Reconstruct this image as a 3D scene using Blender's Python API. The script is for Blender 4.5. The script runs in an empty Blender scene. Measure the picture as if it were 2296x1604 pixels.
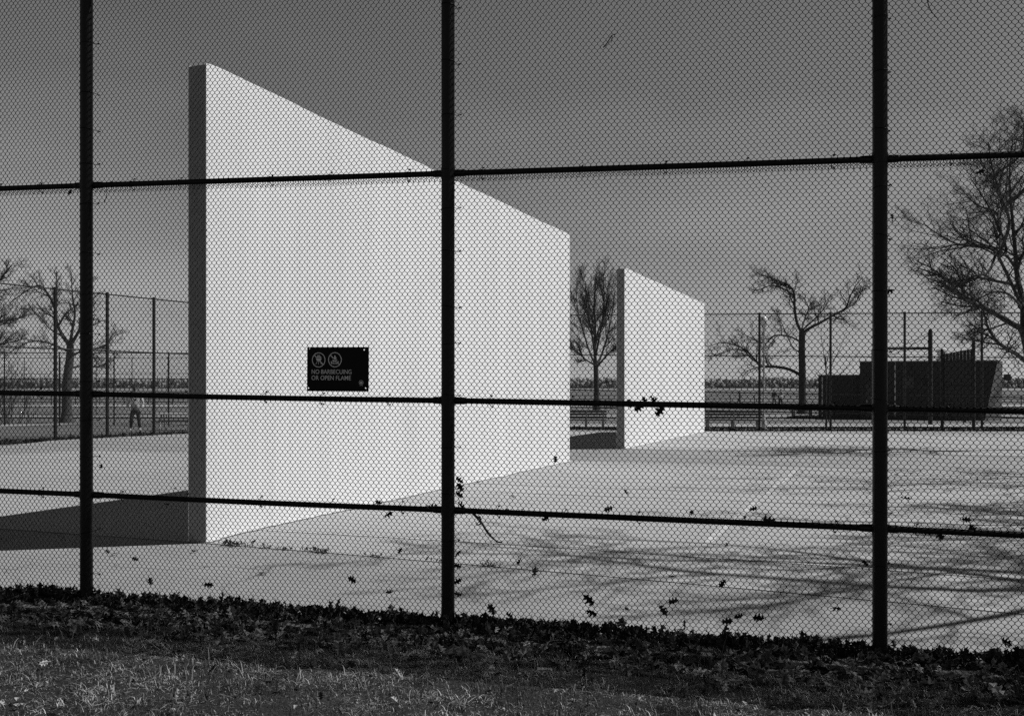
import bpy, bmesh, math, random
import numpy as np
from mathutils import Vector, Matrix

random.seed(7)
rng = np.random.default_rng(7)
sc = bpy.context.scene
COL = sc.collection

# ------------------------------------------------------------------ camera, sky, sun, exposure
EYE = 1.55
F, U0, V0 = 2300.0, 1147.5, 870.0          # focal length and horizon in photo pixels (2295 wide)
cam_d = bpy.data.cameras.new('camera')
cam = bpy.data.objects.new('camera', cam_d)
COL.objects.link(cam)
cam.location = (0, 0, EYE)
cam.rotation_euler = (math.radians(90), 0, 0)
cam_d.sensor_width = 36.0
cam_d.lens = F / 2295.0 * 36.0
cam_d.shift_y = (V0 - 802.0) / 2295.0
cam_d.clip_start = 0.05
cam_d.clip_end = 20000
cam_d.dof.use_dof = True
cam_d.dof.focus_distance = 7.9
cam_d.dof.aperture_fstop = 9.0
sc.camera = cam

SUN_EL = math.radians(52.0)
SUN_AZ = math.atan2(1.0, 0.12)             # clockwise from +Y
SUN = Vector((math.sin(SUN_AZ) * math.cos(SUN_EL), math.cos(SUN_AZ) * math.cos(SUN_EL), math.sin(SUN_EL)))

world = bpy.data.worlds.new('World')
sc.world = world
world.use_nodes = True
wn, wl = world.node_tree.nodes, world.node_tree.links
wn.clear()
w_out = wn.new('ShaderNodeOutputWorld')
w_bg = wn.new('ShaderNodeBackground')
w_bg.inputs['Strength'].default_value = 0.10
sky = wn.new('ShaderNodeTexSky')
sky.sky_type = 'NISHITA'
sky.sun_disc = False
sky.sun_elevation = SUN_EL
sky.sun_rotation = SUN_AZ
sky.air_density = 1.0
sky.dust_density = 0.3
w_sep = wn.new('ShaderNodeSeparateColor')   # black and white film behind a red filter
w_pow = wn.new('ShaderNodeMath'); w_pow.operation = 'POWER'; w_pow.inputs[1].default_value = 0.80
w_mul = wn.new('ShaderNodeMath'); w_mul.operation = 'MULTIPLY'; w_mul.inputs[1].default_value = 1.0
w_tc = wn.new('ShaderNodeTexCoord')
w_map = wn.new('ShaderNodeMapping')
w_map.inputs['Scale'].default_value = (1.2, 1.2, 3.2)
w_map.inputs['Rotation'].default_value = (0.0, 0.5, 0.0)
w_noise = wn.new('ShaderNodeTexNoise')
w_noise.inputs['Scale'].default_value = 1.6
w_noise.inputs['Detail'].default_value = 6.0
w_noise.inputs['Roughness'].default_value = 0.5
w_mr = wn.new('ShaderNodeMapRange')
w_mr.inputs['From Min'].default_value = 0.48
w_mr.inputs['From Max'].default_value = 0.75
w_mr.inputs['To Min'].default_value = 1.0
w_mr.inputs['To Max'].default_value = 1.42
w_m2 = wn.new('ShaderNodeMath'); w_m2.operation = 'MULTIPLY'
wl.new(sky.outputs[0], w_sep.inputs[0])
wl.new(w_sep.outputs[0], w_pow.inputs[0])
wl.new(w_pow.outputs[0], w_mul.inputs[0])
wl.new(w_tc.outputs['Generated'], w_map.inputs[0])
wl.new(w_map.outputs[0], w_noise.inputs['Vector'])
wl.new(w_noise.outputs[0], w_mr.inputs['Value'])
wl.new(w_mul.outputs[0], w_m2.inputs[0])
wl.new(w_mr.outputs[0], w_m2.inputs[1])
w_xyz = wn.new('ShaderNodeSeparateXYZ')          # dimmed towards the unseen zenith, added to cut fill in the shadows
w_zr = wn.new('ShaderNodeMapRange'); w_zr.interpolation_type = 'SMOOTHSTEP'
w_zr.inputs['From Min'].default_value = 0.30; w_zr.inputs['From Max'].default_value = 0.75
w_zr.inputs['To Min'].default_value = 1.0; w_zr.inputs['To Max'].default_value = 0.12
w_m3 = wn.new('ShaderNodeMath'); w_m3.operation = 'MULTIPLY'
wl.new(w_tc.outputs['Generated'], w_xyz.inputs[0])
wl.new(w_xyz.outputs['Z'], w_zr.inputs['Value'])
wl.new(w_m2.outputs[0], w_m3.inputs[0]); wl.new(w_zr.outputs[0], w_m3.inputs[1])
wl.new(w_m3.outputs[0], w_bg.inputs['Color'])
wl.new(w_bg.outputs[0], w_out.inputs[0])

sun_d = bpy.data.lights.new('sun', 'SUN')
sun_d.energy = 4.0
sun_d.angle = math.radians(0.5)
sun_d.color = (1, 1, 1)
sun_o = bpy.data.objects.new('sun', sun_d)
COL.objects.link(sun_o)
sun_o.rotation_euler = SUN.to_track_quat('Z', 'Y').to_euler()
sun_o.location = (30, 4, 40)

sc.view_settings.view_transform = 'Standard'
sc.view_settings.look = 'None'
sc.view_settings.exposure = 0.0
sc.view_settings.gamma = 1.0
sc.cycles.use_denoising = False
sc.cycles.max_bounces = 6
sc.cycles.diffuse_bounces = 3
sc.cycles.pixel_filter_type = 'BLACKMAN_HARRIS'

# ------------------------------------------------------------------ helpers
def P(u, v, Z):
    return Vector(((u - U0) / F * Z, Z, EYE - (v - V0) / F * Z))

def tag(o, label=None, cat=None, group=None, kind=None):
    if label: o['label'] = label
    if cat: o['category'] = cat
    if group: o['group'] = group
    if kind: o['kind'] = kind
    return o

def empty(name, loc=(0, 0, 0), rz=0.0):
    o = bpy.data.objects.new(name, None)
    COL.objects.link(o)
    o.empty_display_size = 0.1
    o.location = loc
    o.rotation_euler = (0, 0, rz)
    return o

def link(name, me, mat=None, parent=None):
    o = bpy.data.objects.new(name, me)
    COL.objects.link(o)
    if mat is not None and len(me.materials) == 0:
        me.materials.append(mat)
    if parent is not None: o.parent = parent
    return o

def np_mesh(name, V, Fc, shade=None, smooth=False):
    """V (n,3) verts, Fc (m,k) faces; shade: per-vertex grey attribute 'shade'"""
    me = bpy.data.meshes.new(name)
    V = np.asarray(V, dtype=np.float32); Fc = np.asarray(Fc, dtype=np.int32)
    n, (m, k) = len(V), Fc.shape
    me.vertices.add(n); me.vertices.foreach_set('co', V.ravel())
    me.loops.add(m * k); me.loops.foreach_set('vertex_index', Fc.ravel())
    me.polygons.add(m); me.polygons.foreach_set('loop_start', np.arange(m, dtype=np.int32) * k)
    if smooth: me.polygons.foreach_set('use_smooth', np.ones(m, dtype=bool))
    if shade is not None:
        a = me.attributes.new('shade', 'FLOAT', 'POINT')
        a.data.foreach_set('value', np.asarray(shade, dtype=np.float32))
    me.update(calc_edges=True)
    return me

def frusta(segs, sides=5):
    """segs (n,8): p0,p1,r0,r1 -> verts, faces (open tubes)"""
    S = np.asarray(segs, dtype=np.float64)
    p0, p1, r0, r1 = S[:, 0:3], S[:, 3:6], S[:, 6], S[:, 7]
    t = p1 - p0
    t /= np.maximum(np.linalg.norm(t, axis=1, keepdims=True), 1e-9)
    a = np.where(np.abs(t[:, 2:3]) < 0.9, np.array([[0, 0, 1.0]]), np.array([[1.0, 0, 0]]))
    b = np.cross(t, a); b /= np.linalg.norm(b, axis=1, keepdims=True)
    c = np.cross(t, b)
    an = np.arange(sides) * 2 * np.pi / sides
    ring = b[:, None, :] * np.cos(an)[None, :, None] + c[:, None, :] * np.sin(an)[None, :, None]
    A = p0[:, None, :] + ring * r0[:, None, None]
    B = p1[:, None, :] + ring * r1[:, None, None]
    V = np.concatenate([A, B], axis=1).reshape(-1, 3)
    n = len(S)
    i = np.arange(sides); j = (i + 1) % sides
    q = np.stack([i, j, j + sides, i + sides], axis=1)
    Fc = (q[None] + (np.arange(n) * 2 * sides)[:, None, None]).reshape(-1, 4)
    return V, Fc

class MB:
    """collects shapes into one mesh"""
    def __init__(s): s.v = []; s.f = []
    def add(s, v, f):
        o = len(s.v); s.v += [tuple(p) for p in v]; s.f += [tuple(i + o for i in q) for q in f]
    def box(s, x0, y0, z0, x1, y1, z1, M=None):
        v = [Vector(p) for p in ((x0,y0,z0),(x1,y0,z0),(x1,y1,z0),(x0,y1,z0),(x0,y0,z1),(x1,y0,z1),(x1,y1,z1),(x0,y1,z1))]
        if M is not None: v = [M @ p for p in v]
        s.add(v, [(0,3,2,1),(4,5,6,7),(0,1,5,4),(1,2,6,5),(2,3,7,6),(3,0,4,7)])
    def tube(s, pts, r, n=10, caps=True):
        pts = [Vector(p) for p in pts]
        rs = r if isinstance(r, (list, tuple)) else [r] * len(pts)
        rings = []; prev = None
        for i, p in enumerate(pts):
            t = (pts[min(i + 1, len(pts) - 1)] - pts[max(i - 1, 0)]).normalized()
            if prev is None:
                a = Vector((0, 0, 1)) if abs(t.z) < 0.9 else Vector((1, 0, 0))
                b = t.cross(a).normalized()
            else:
                b = (prev - t * prev.dot(t)).normalized()
            prev = b; c = t.cross(b)
            rings.append([p + (b * math.cos(k * 2 * math.pi / n) + c * math.sin(k * 2 * math.pi / n)) * rs[i] for k in range(n)])
        v = [q for rr in rings for q in rr]; f = []
        for i in range(len(rings) - 1):
            for k in range(n):
                k2 = (k + 1) % n
                f.append((i*n + k, i*n + k2, (i+1)*n + k2, (i+1)*n + k))
        if caps:
            f.append(tuple(range(n - 1, -1, -1))); f.append(tuple((len(rings)-1)*n + k for k in range(n)))
        s.add(v, f)
    def lathe(s, prof, n=16, c=(0, 0, 0)):
        v = []; f = []
        for (r, z) in prof:
            v += [(c[0] + r*math.cos(k*2*math.pi/n), c[1] + r*math.sin(k*2*math.pi/n), c[2] + z) for k in range(n)]
        for i in range(len(prof) - 1):
            for k in range(n):
                k2 = (k + 1) % n
                f.append((i*n + k, i*n + k2, (i+1)*n + k2, (i+1)*n + k))
        f.append(tuple(range(n - 1, -1, -1))); f.append(tuple((len(prof)-1)*n + k for k in range(n)))
        s.add(v, f)
    def build(s, name, mat, parent=None, smooth=False, bevel=0.0):
        me = bpy.data.meshes.new(name)
        me.from_pydata(s.v, [], s.f)
        if smooth:
            for p in me.polygons: p.use_smooth = True
        me.update()
        o = link(name, me, mat, parent)
        if bevel:
            b = o.modifiers.new('bevel', 'BEVEL'); b.width = bevel; b.segments = 2; b.limit_method = 'ANGLE'
        if smooth:
            try: me.set_sharp_from_angle(angle=math.radians(40))
            except Exception: pass
        return o

# ------------------------------------------------------------------ materials (all grey: the photograph is black and white)
def grey(name, v, rough=0.8, noise=(), bump=None, spec=0.5, attr=False, metal=0.0):
    """v base albedo; noise: list of (scale, amount, detail, stretch) multiplying it"""
    m = bpy.data.materials.new(name); m.use_nodes = True
    nt = m.node_tree; N, L = nt.nodes, nt.links
    b = N['Principled BSDF']
    b.inputs['Roughness'].default_value = rough
    b.inputs['Specular IOR Level'].default_value = spec
    b.inputs['Metallic'].default_value = metal
    cur = None
    tc = N.new('ShaderNodeTexCoord')
    if attr:
        a = N.new('ShaderNodeAttribute'); a.attribute_name = 'shade'
        cur = a.outputs['Fac']
    for (scale, amt, det, stretch) in noise:
        mp = N.new('ShaderNodeMapping'); mp.inputs['Scale'].default_value = stretch
        no = N.new('ShaderNodeTexNoise'); no.inputs['Scale'].default_value = scale; no.inputs['Detail'].default_value = det
        no.inputs['Roughness'].default_value = 0.6
        mr = N.new('ShaderNodeMapRange')
        mr.inputs['From Min'].default_value = 0.3; mr.inputs['From Max'].default_value = 0.7
        mr.inputs['To Min'].default_value = 1 - amt; mr.inputs['To Max'].default_value = 1 + amt
        L.new(tc.outputs['Object'], mp.inputs[0]); L.new(mp.outputs[0], no.inputs['Vector']); L.new(no.outputs[0], mr.inputs['Value'])
        mu = N.new('ShaderNodeMath'); mu.operation = 'MULTIPLY'
        if cur is None: mu.inputs[0].default_value = v
        else: L.new(cur, mu.inputs[0])
        L.new(mr.outputs[0], mu.inputs[1]); cur = mu.outputs[0]
    if cur is None: b.inputs['Base Color'].default_value = (v, v, v, 1)
    else: L.new(cur, b.inputs['Base Color'])
    if bump:
        no = N.new('ShaderNodeTexNoise'); no.inputs['Scale'].default_value = bump[0]; no.inputs['Detail'].default_value = 5
        bp = N.new('ShaderNodeBump'); bp.inputs['Strength'].default_value = bump[1]; bp.inputs['Distance'].default_value = 0.02
        L.new(tc.outputs['Object'], no.inputs['Vector']); L.new(no.outputs[0], bp.inputs['Height']); L.new(bp.outputs[0], b.inputs['Normal'])
    m['base'] = v
    return m

def add_cracks(m, scale=0.35, width=0.012, dark=0.55, warp=1.2):
    """dark wandering cracks multiplied into the base colour"""
    nt = m.node_tree; N, L = nt.nodes, nt.links
    b = N['Principled BSDF']
    src = b.inputs['Base Color'].links[0].from_socket
    tc = N.new('ShaderNodeTexCoord')
    no = N.new('ShaderNodeTexNoise'); no.inputs['Scale'].default_value = 1.3; no.inputs['Detail'].default_value = 4
    mx = N.new('ShaderNodeVectorMath'); mx.operation = 'MULTIPLY_ADD'
    mx.inputs[1].default_value = (warp, warp, warp)
    vo = N.new('ShaderNodeTexVoronoi'); vo.feature = 'DISTANCE_TO_EDGE'; vo.inputs['Scale'].default_value = scale
    mr = N.new('ShaderNodeMapRange'); mr.inputs['From Min'].default_value = 0; mr.inputs['From Max'].default_value = width * scale
    mr.inputs['To Min'].default_value = dark; mr.inputs['To Max'].default_value = 1
    mu = N.new('ShaderNodeMath'); mu.operation = 'MULTIPLY'
    L.new(tc.outputs['Object'], no.inputs['Vector']); L.new(no.outputs['Color'], mx.inputs[0]); L.new(tc.outputs['Object'], mx.inputs[2])
    L.new(mx.outputs[0], vo.inputs['Vector']); L.new(vo.outputs['Distance'], mr.inputs['Value'])
    L.new(src, mu.inputs[0]); L.new(mr.outputs[0], mu.inputs[1]); L.new(mu.outputs[0], b.inputs['Base Color'])

ONE = (1, 1, 1)
M = {}
M['asphalt'] = grey('court_asphalt', 0.31, 0.9, [(0.35, 0.10, 4, ONE), (4.0, 0.07, 6, ONE), (160, 0.28, 2, ONE)], (120, 0.25), 0.3)
add_cracks(M['asphalt'], 0.16, 0.02, 0.6)
M['pad'] = grey('court_concrete', 0.39, 0.85, [(0.3, 0.09, 4, ONE), (2.5, 0.06, 6, (1, 3, 1)), (90, 0.12, 2, ONE)], (90, 0.12), 0.35)
add_cracks(M['pad'], 0.22, 0.012, 0.72)
M['line'] = grey('faded_line_paint', 0.50, 0.7, [(3.0, 0.30, 6, ONE), (30, 0.2, 3, ONE)])
M['ground'] = grey('park_ground', 0.17, 0.95, [(0.12, 0.25, 5, ONE), (0.8, 0.25, 6, (0.5, 2, 1)), (8, 0.2, 4, ONE)], None, 0.2)
M['tennis'] = grey('rear_court_surface', 0.14, 0.9, [(0.2, 0.12, 5, ONE), (6, 0.08, 4, ONE)], None, 0.3)
M['soil'] = grey('lawn_soil', 0.022, 0.95, [(3, 0.4, 6, ONE), (40, 0.4, 3, ONE)], (50, 0.6), 0.2)
M['kerb'] = grey('kerb_concrete', 0.20, 0.9, [(2, 0.2, 6, ONE), (80, 0.2, 2, ONE)], (70, 0.3))
M['wallpaint'] = grey('white_wall_paint', 0.78, 0.75, [(0.5, 0.035, 5, (1, 1, 0.35)), (2.2, 0.035, 6, (1, 1, 0.08)), (9, 0.03, 5, (1, 1, 0.05)), (40, 0.025, 2, ONE)], (14, 0.06), 0.3)
def add_scuffs(m):
    nt = m.node_tree; N, L = nt.nodes, nt.links
    b = N['Principled BSDF']; src = b.inputs['Base Color'].links[0].from_socket
    tc = N.new('ShaderNodeTexCoord')
    for (sc_, st, lo, hi, dk) in ((2.6, (1, 1, 0.22), 0.70, 0.74, 0.72), (7.0, (1, 1, 1), 0.735, 0.76, 0.70), (1.1, (1, 1, 0.5), 0.62, 0.72, 0.93)):
        mp = N.new('ShaderNodeMapping'); mp.inputs['Scale'].default_value = st; mp.inputs['Location'].default_value = (sc_, 3.1, 0)
        no = N.new('ShaderNodeTexNoise'); no.inputs['Scale'].default_value = sc_; no.inputs['Detail'].default_value = 8; no.inputs['Roughness'].default_value = 0.62
        mr = N.new('ShaderNodeMapRange'); mr.inputs['From Min'].default_value = lo; mr.inputs['From Max'].default_value = hi
        mr.inputs['To Min'].default_value = 1; mr.inputs['To Max'].default_value = dk
        mu = N.new('ShaderNodeMath'); mu.operation = 'MULTIPLY'
        L.new(tc.outputs['Object'], mp.inputs[0]); L.new(mp.outputs[0], no.inputs['Vector']); L.new(no.outputs[0], mr.inputs['Value'])
        L.new(src, mu.inputs[0]); L.new(mr.outputs[0], mu.inputs[1]); src = mu.outputs[0]
    L.new(src, b.inputs['Base Color'])
add_scuffs(M['wallpaint'])
M['wallend'] = grey('shaded_bare_concrete', 0.27, 0.9, [(1.5, 0.12, 6, (1, 1, 0.4)), (12, 0.10, 4, ONE), (150, 0.15, 2, ONE)], (40, 0.3))  # bare concrete, kept dark to paint in the shade of the wall ends
M['fence'] = grey('black_fence_coating', 0.004, 0.42, [], (300, 0.15), 0.2)
M['wire'] = grey('black_wire_coating', 0.004, 0.34, [], None, 0.2)
M['wear'] = grey('scuffed_rail_coating', 0.005, 0.5, [(9, 0.6, 4, (1, 6, 6))], None, 0.14)
M['farfence'] = grey('dark_rear_fence', 0.01, 0.5, [], None, 0.4)
M['farwire'] = grey('rear_fence_wire', 0.05, 0.5, [], None, 0.4)
M['sign'] = grey('sign_face', 0.004, 0.5, [], None, 0.1)
M['signink'] = grey('sign_lettering', 0.62, 0.6)
M['leaf'] = grey('dead_leaf', 0.06, 0.8, [], None, 0.1, attr=True)
M['grass'] = grey('grass_blades', 0.06, 0.45, [], None, 0.45, attr=True)
M['bark'] = grey('dark_bark', 0.05, 0.95, [(6, 0.4, 6, (1, 1, 0.3))], (20, 0.6), 0.2)
M['farbark'] = grey('hazed_bark', 0.075, 0.95, [(3, 0.4, 6, (1, 1, 0.3))], None, 0.2)  # paler than the near bark, a haze tone put into the colour
M['twig'] = grey('twig_bark', 0.045, 0.9, [], None, 0.2)
M['water'] = grey('river_water', 0.06, 0.25, [(0.05, 0.3, 4, (1, 6, 1))], (0.8, 0.8), 0.5)
M['woods'] = grey('hazed_far_trees', 0.32, 1.0, [(0.03, 0.2, 6, (1, 1, 1)), (0.2, 0.15, 4, ONE)], None, 0.1)  # raised tone stands in for haze over the far woods
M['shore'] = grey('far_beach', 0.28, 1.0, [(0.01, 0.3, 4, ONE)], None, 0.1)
M['benchwood'] = grey('bench_wood', 0.06, 0.7, [(10, 0.3, 5, (8, 1, 1))])
M['benchleg'] = grey('bench_concrete', 0.32, 0.9, [(8, 0.2, 4, ONE)])
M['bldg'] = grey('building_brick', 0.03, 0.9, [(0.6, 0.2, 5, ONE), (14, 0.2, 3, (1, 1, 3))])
M['bldglight'] = grey('building_sunlit_tone', 0.30, 0.9, [(1.0, 0.12, 5, ONE)])  # pale tone paints the sunlight on the building's right end
M['coping'] = grey('roof_coping', 0.30, 0.7)
M['metal'] = grey('galvanised_metal', 0.42, 0.35, [], None, 0.5, metal=0.6)
M['darkdoor'] = grey('dark_door_paint', 0.03, 0.5)
M['glass'] = grey('dark_window_glass', 0.02, 0.08)
M['globe'] = grey('lamp_globe', 0.7, 0.3)
M['paleM'] = grey('pale_pole_paint', 0.55, 0.5)
M['darkboard'] = grey('dark_boards', 0.03, 0.8, [(5, 0.4, 4, (6, 6, 1))])
M['skin'] = grey('skin', 0.30, 0.6)
M['hair'] = grey('hair', 0.02, 0.6)
M['top'] = grey('light_hooded_top', 0.62, 0.9, [(12, 0.12, 4, ONE)])
M['darktop'] = grey('dark_jacket', 0.05, 0.9)
M['pants'] = grey('dark_trousers', 0.03, 0.9)
M['shoe'] = grey('white_shoes', 0.75, 0.6)
M['litter'] = grey('pale_cap_lit_tabletop', 0.6, 0.8)

# ------------------------------------------------------------------ layout frames
FO = Vector((-0.474, 7.60))                 # foot of the middle fence post
FE = Vector((0.975, -0.2224)).normalized()   # along the fence, to the right
FN = Vector((-FE.y, FE.x))                  # away from the camera
BAY, FSL = 3.033, -0.0147                    # post spacing, fall per metre
WP = Vector((-3.112, 10.44))                # near end of the near wall
WD = Vector((0.348, 0.9375)).normalized()   # along the wall
WN = Vector((WD.y, -WD.x))                  # out of its sunny face
WL, WH, WT = 12.53, 4.90, 0.223
W2 = Vector((3.04, 27.71))
KN_Y = [-50, 10.4, 22.5, 28, 40, 44, 60, 118, 124, 132]
KN_Z = [0, 0, -0.035, -0.09, -0.12, -0.30, -0.32, -0.35, -0.6, -4.5]

def smooth(t):
    t = np.clip(t, 0, 1); return t * t * (3 - 2 * t)

def gz(x, y):
    x = np.asarray(x, dtype=float); y = np.asarray(y, dtype=float)
    zk = np.interp(y, KN_Y, KN_Z)
    s = np.clip((x - FO.x) * FE.x + (y - FO.y) * FE.y, -9, 12)
    d = (x - FO.x) * FN.x + (y - FO.y) * FN.y
    zf = -0.21 + FSL * s
    t = smooth(d / 2.9)
    z = zf * (1 - t) + zk * t
    lawn = zf - 0.035 + np.clip(-d - 0.3, 0, 3) * 0.03
    return np.where(d < 0, np.where(d < -0.28, lawn, zf - 0.01), z)

def gzf(x, y): return float(gz(x, y))

def sheet(name, mat, o, ex, ey, a0, a1, b0, b1, na, nb, off, kind='structure'):
    """sheet over the ground in the frame (o; ex, ey)"""
    a = np.linspace(a0, a1, na + 1); b = np.linspace(b0, b1, nb + 1)
    A, B = np.meshgrid(a, b, indexing='ij')
    X = o[0] + A * ex[0] + B * ey[0]; Y = o[1] + A * ex[1] + B * ey[1]
    Z = gz(X, Y) + off
    V = np.stack([X, Y, Z], -1).reshape(-1, 3)
    i = np.arange(na)[:, None] * (nb + 1) + np.arange(nb)[None]
    Fc = np.stack([i, i + nb + 1, i + nb + 2, i + 1], -1).reshape(-1, 4)
    me = np_mesh(name, V, Fc, smooth=True)
    ob = link(name, me, mat)
    if np.linalg.det(np.array([[ex[0], ex[1]], [ey[0], ey[1]]])) < 0: me.flip_normals()
    if kind: ob['kind'] = kind
    return ob

# ------------------------------------------------------------------ setting: ground, courts, lawn, kerb, water, far shore
sheet('ground', M['ground'], (0, 0), (1, 0), (0, 1), -260, 260, -25, 132, 130, 157, -0.06)
sheet('court_asphalt', M['asphalt'], FO, FE, FN, -14.5, 26, -0.02, 3.0, 120, 16, 0.0)
# rest of the court yard as far as the rear fence
FB0 = Vector((10.56, 43.8)); FBD = Vector((0.954, -0.300)).normalized()   # rear fence line
LF0 = P(124, 998, 32.8); LFD = Vector((0.449, 0.893)).normalized()        # left rear fence line
def yard():
    V = []; Fc = []
    ys = np.linspace(0, 1, 61)
    n = 50
    for j, t in enumerate(ys):
        for i in range(n + 1):
            s = i / n
            a = FO + FE * (-14.5 + 40.5 * s) + FN * 2.99          # front edge
            # rear edge: rear fence line from the left corner to the right
            c = FB0 + FBD * (-27.0 + 48.0 * s)
            p = a * (1 - t) + Vector((c.x, c.y)) * t
            V.append((p.x, p.y, gzf(p.x, p.y) + 0.0))
    for j in range(60):
        for i in range(n):
            k = j * (n + 1) + i
            Fc.append((k, k + 1, k + n + 2, k + n + 1))
    o = link('court_yard', np_mesh('court_yard', V, Fc, smooth=True), M['asphalt'])
    o['kind'] = 'structure'
yard()
for (o, nm) in ((WP, 'near'), (W2, 'rear')):
    sheet('court_pad', M['pad'], o, WD, WN, -0.02, WL + 0.02, -13.5, 14.5, 40, 80, 0.006)
    def stripe(s0, s1, d0, d1):
        n = max(2, int(max(s1 - s0, d1 - d0) / 0.4))
        na, nb = (n, 1) if (s1 - s0) > (d1 - d0) else (1, n)
        sheet('court_line', M['line'], o, WD, WN, s0, s1, d0, d1, na, nb, 0.0105)
    w = 0.022
    for s in (0.84, 5.65, 6.90, 11.70):
        stripe(s - w, s + w, 0.02, 4.76); stripe(s - w, s + w, 4.85, 10.36)
    # old paint slopped on the ground along the foot of the wall
    n = 160; V = []; Fc = []
    for i in range(n + 1):
        a = WL * i / n
        wd = 0.03 + 0.05 * max(0, math.sin(a * 2.3 + 1) * math.sin(a * 0.9)) + random.uniform(0, 0.035) * (random.random() < 0.4)
        for d in (-0.002, wd):
            x, y = o.x + WD.x * a + WN.x * d, o.y + WD.y * a + WN.y * d
            V.append((x, y, gzf(x, y) + 0.0145))
    for i in range(n): Fc.append((2 * i, 2 * i + 1, 2 * i + 3, 2 * i + 2))
    ob = link('paint_drips', np_mesh('paint_drips', V, Fc), M['line']); ob['kind'] = 'structure'
    for (a, b) in ((0.80, 5.69), (6.86, 11.74)):
        stripe(a, b, 4.76, 4.85); stripe(a, b, 10.36, 10.43)

sheet('lawn', M['soil'], FO, FE, FN, -16, 18, -7.6, -0.30, 150, 60, 0.0)
# concrete kerb strip the fence stands in
mb = MB()
for i in range(60):
    x0, x1 = -15 + i * 0.55, -15 + (i + 1) * 0.55
    def kp(x, y, z): 
        q = FO + FE * x + FN * y
        return (q.x, q.y, -0.21 + FSL * x + z)
    v = [kp(x0, -0.30, -0.2), kp(x1, -0.30, -0.2), kp(x0, -0.30, -0.006), kp(x1, -0.30, -0.006), kp(x0, 0.02, 0.004), kp(x1, 0.02, 0.004)]
    mb.add(v, [(0, 1, 3, 2), (2, 3, 5, 4)])
k = mb.build('kerb', M['kerb']); k['kind'] = 'structure'

# rear court beyond the left fence, with white lines
sheet('rear_court', M['tennis'], (LF0.x, LF0.y), LFD, (-LFD.y, LFD.x), -26, 40, 0.15, 16, 40, 12, 0.03)
for (d, a0, a1) in ((2.4, -24, 34), (5.6, -24, 34)):
    sheet('court_line', M['line'], (LF0.x, LF0.y), LFD, (-LFD.y, LFD.x), a0, a1, d, d + 0.07, 30, 1, 0.045)
# paths beyond the rear fence
sheet('path', M['pad'], (0, 0), (1, 0), (0, 1), -120, 160, 49, 53, 60, 4, 0.03)
sheet('path', M['asphalt'], (0, 0), (1, 0), (0, 1), -160, 200, 66, 71, 60, 4, 0.03)
sheet('path', M['pad'], (0, 0), (1, 0), (0, 1), -200, 240, 104, 117, 60, 6, 0.03)

mb = MB(); mb.add([(-6000, 125, -3.2), (6000, 125, -3.2), (6000, 9000, -3.2), (-6000, 9000, -3.2)], [(0, 1, 2, 3)])
o = mb.build('water', M['water']); o['kind'] = 'structure'
# far shore: pale beach and a long wood
def far_shore():
    n = 700
    xs = np.linspace(-1500, 1500, n + 1)
    V = []; Fc = []
    for i, x in enumerate(xs):
        j = 20 * math.sin(x * 0.004)
        x *= 1.7; V += [(x, 2500 + j, -3.4), (x, 2560 + j, 1.5), (x, 3000 + j, 12)]
    for i in range(n):
        k = i * 3
        Fc += [(k, k + 3, k + 4, k + 1), (k + 1, k + 4, k + 5, k + 2)]
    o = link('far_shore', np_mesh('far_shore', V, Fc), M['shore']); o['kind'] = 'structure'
    # woods: rows of many small crown clumps
    Vs = []; Fs = []
    ico = [(0,0,1),(0.894,0,0.447),(0.276,0.851,0.447),(-0.724,0.526,0.447),(-0.724,-0.526,0.447),(0.276,-0.851,0.447),
           (0.724,0.526,-0.447),(-0.276,0.851,-0.447),(-0.894,0,-0.447),(-0.276,-0.851,-0.447),(0.724,-0.526,-0.447),(0,0,-1)]
    tri = [(0,1,2),(0,2,3),(0,3,4),(0,4,5),(0,5,1),(1,6,2),(2,7,3),(3,8,4),(4,9,5),(5,10,1),(6,7,2),(7,8,3),(8,9,4),(9,10,5),(10,6,1),(6,11,7),(7,11,8),(8,11,9),(9,11,10),(10,11,6)]
    I = np.array(ico)
    cnt = 0
    for x in np.arange(-1550, 1850, 1.9):
        hgt = 24.5 + 2.2 * math.sin(x * 0.009 + 1) + 1.4 * math.sin(x * 0.031) + random.gauss(0, 1.3)
        for q in range(4):
            r = random.uniform(3.0, 5.6)
            z = hgt * (0.12 + 0.88 * (q + random.random()) / 4) - r * 0.5
            c = np.array([x + random.uniform(-5, 5), 2568 + 20 * math.sin(x / 1.7 * 0.004) + random.uniform(0, 45) * (0.4 + q / 4), z + 1.5])
            Vs.append(I * np.array([r, r, r * random.uniform(0.8, 1.5)]) * (1 + rng.normal(0, 0.18, (12, 1))) + c)
            Fs.append(np.array(tri) + cnt); cnt += 12
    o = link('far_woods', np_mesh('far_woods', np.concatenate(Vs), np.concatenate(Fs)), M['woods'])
    tag(o, 'dark line of far woods along the opposite shore', 'woods', kind='stuff')
far_shore()

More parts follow.
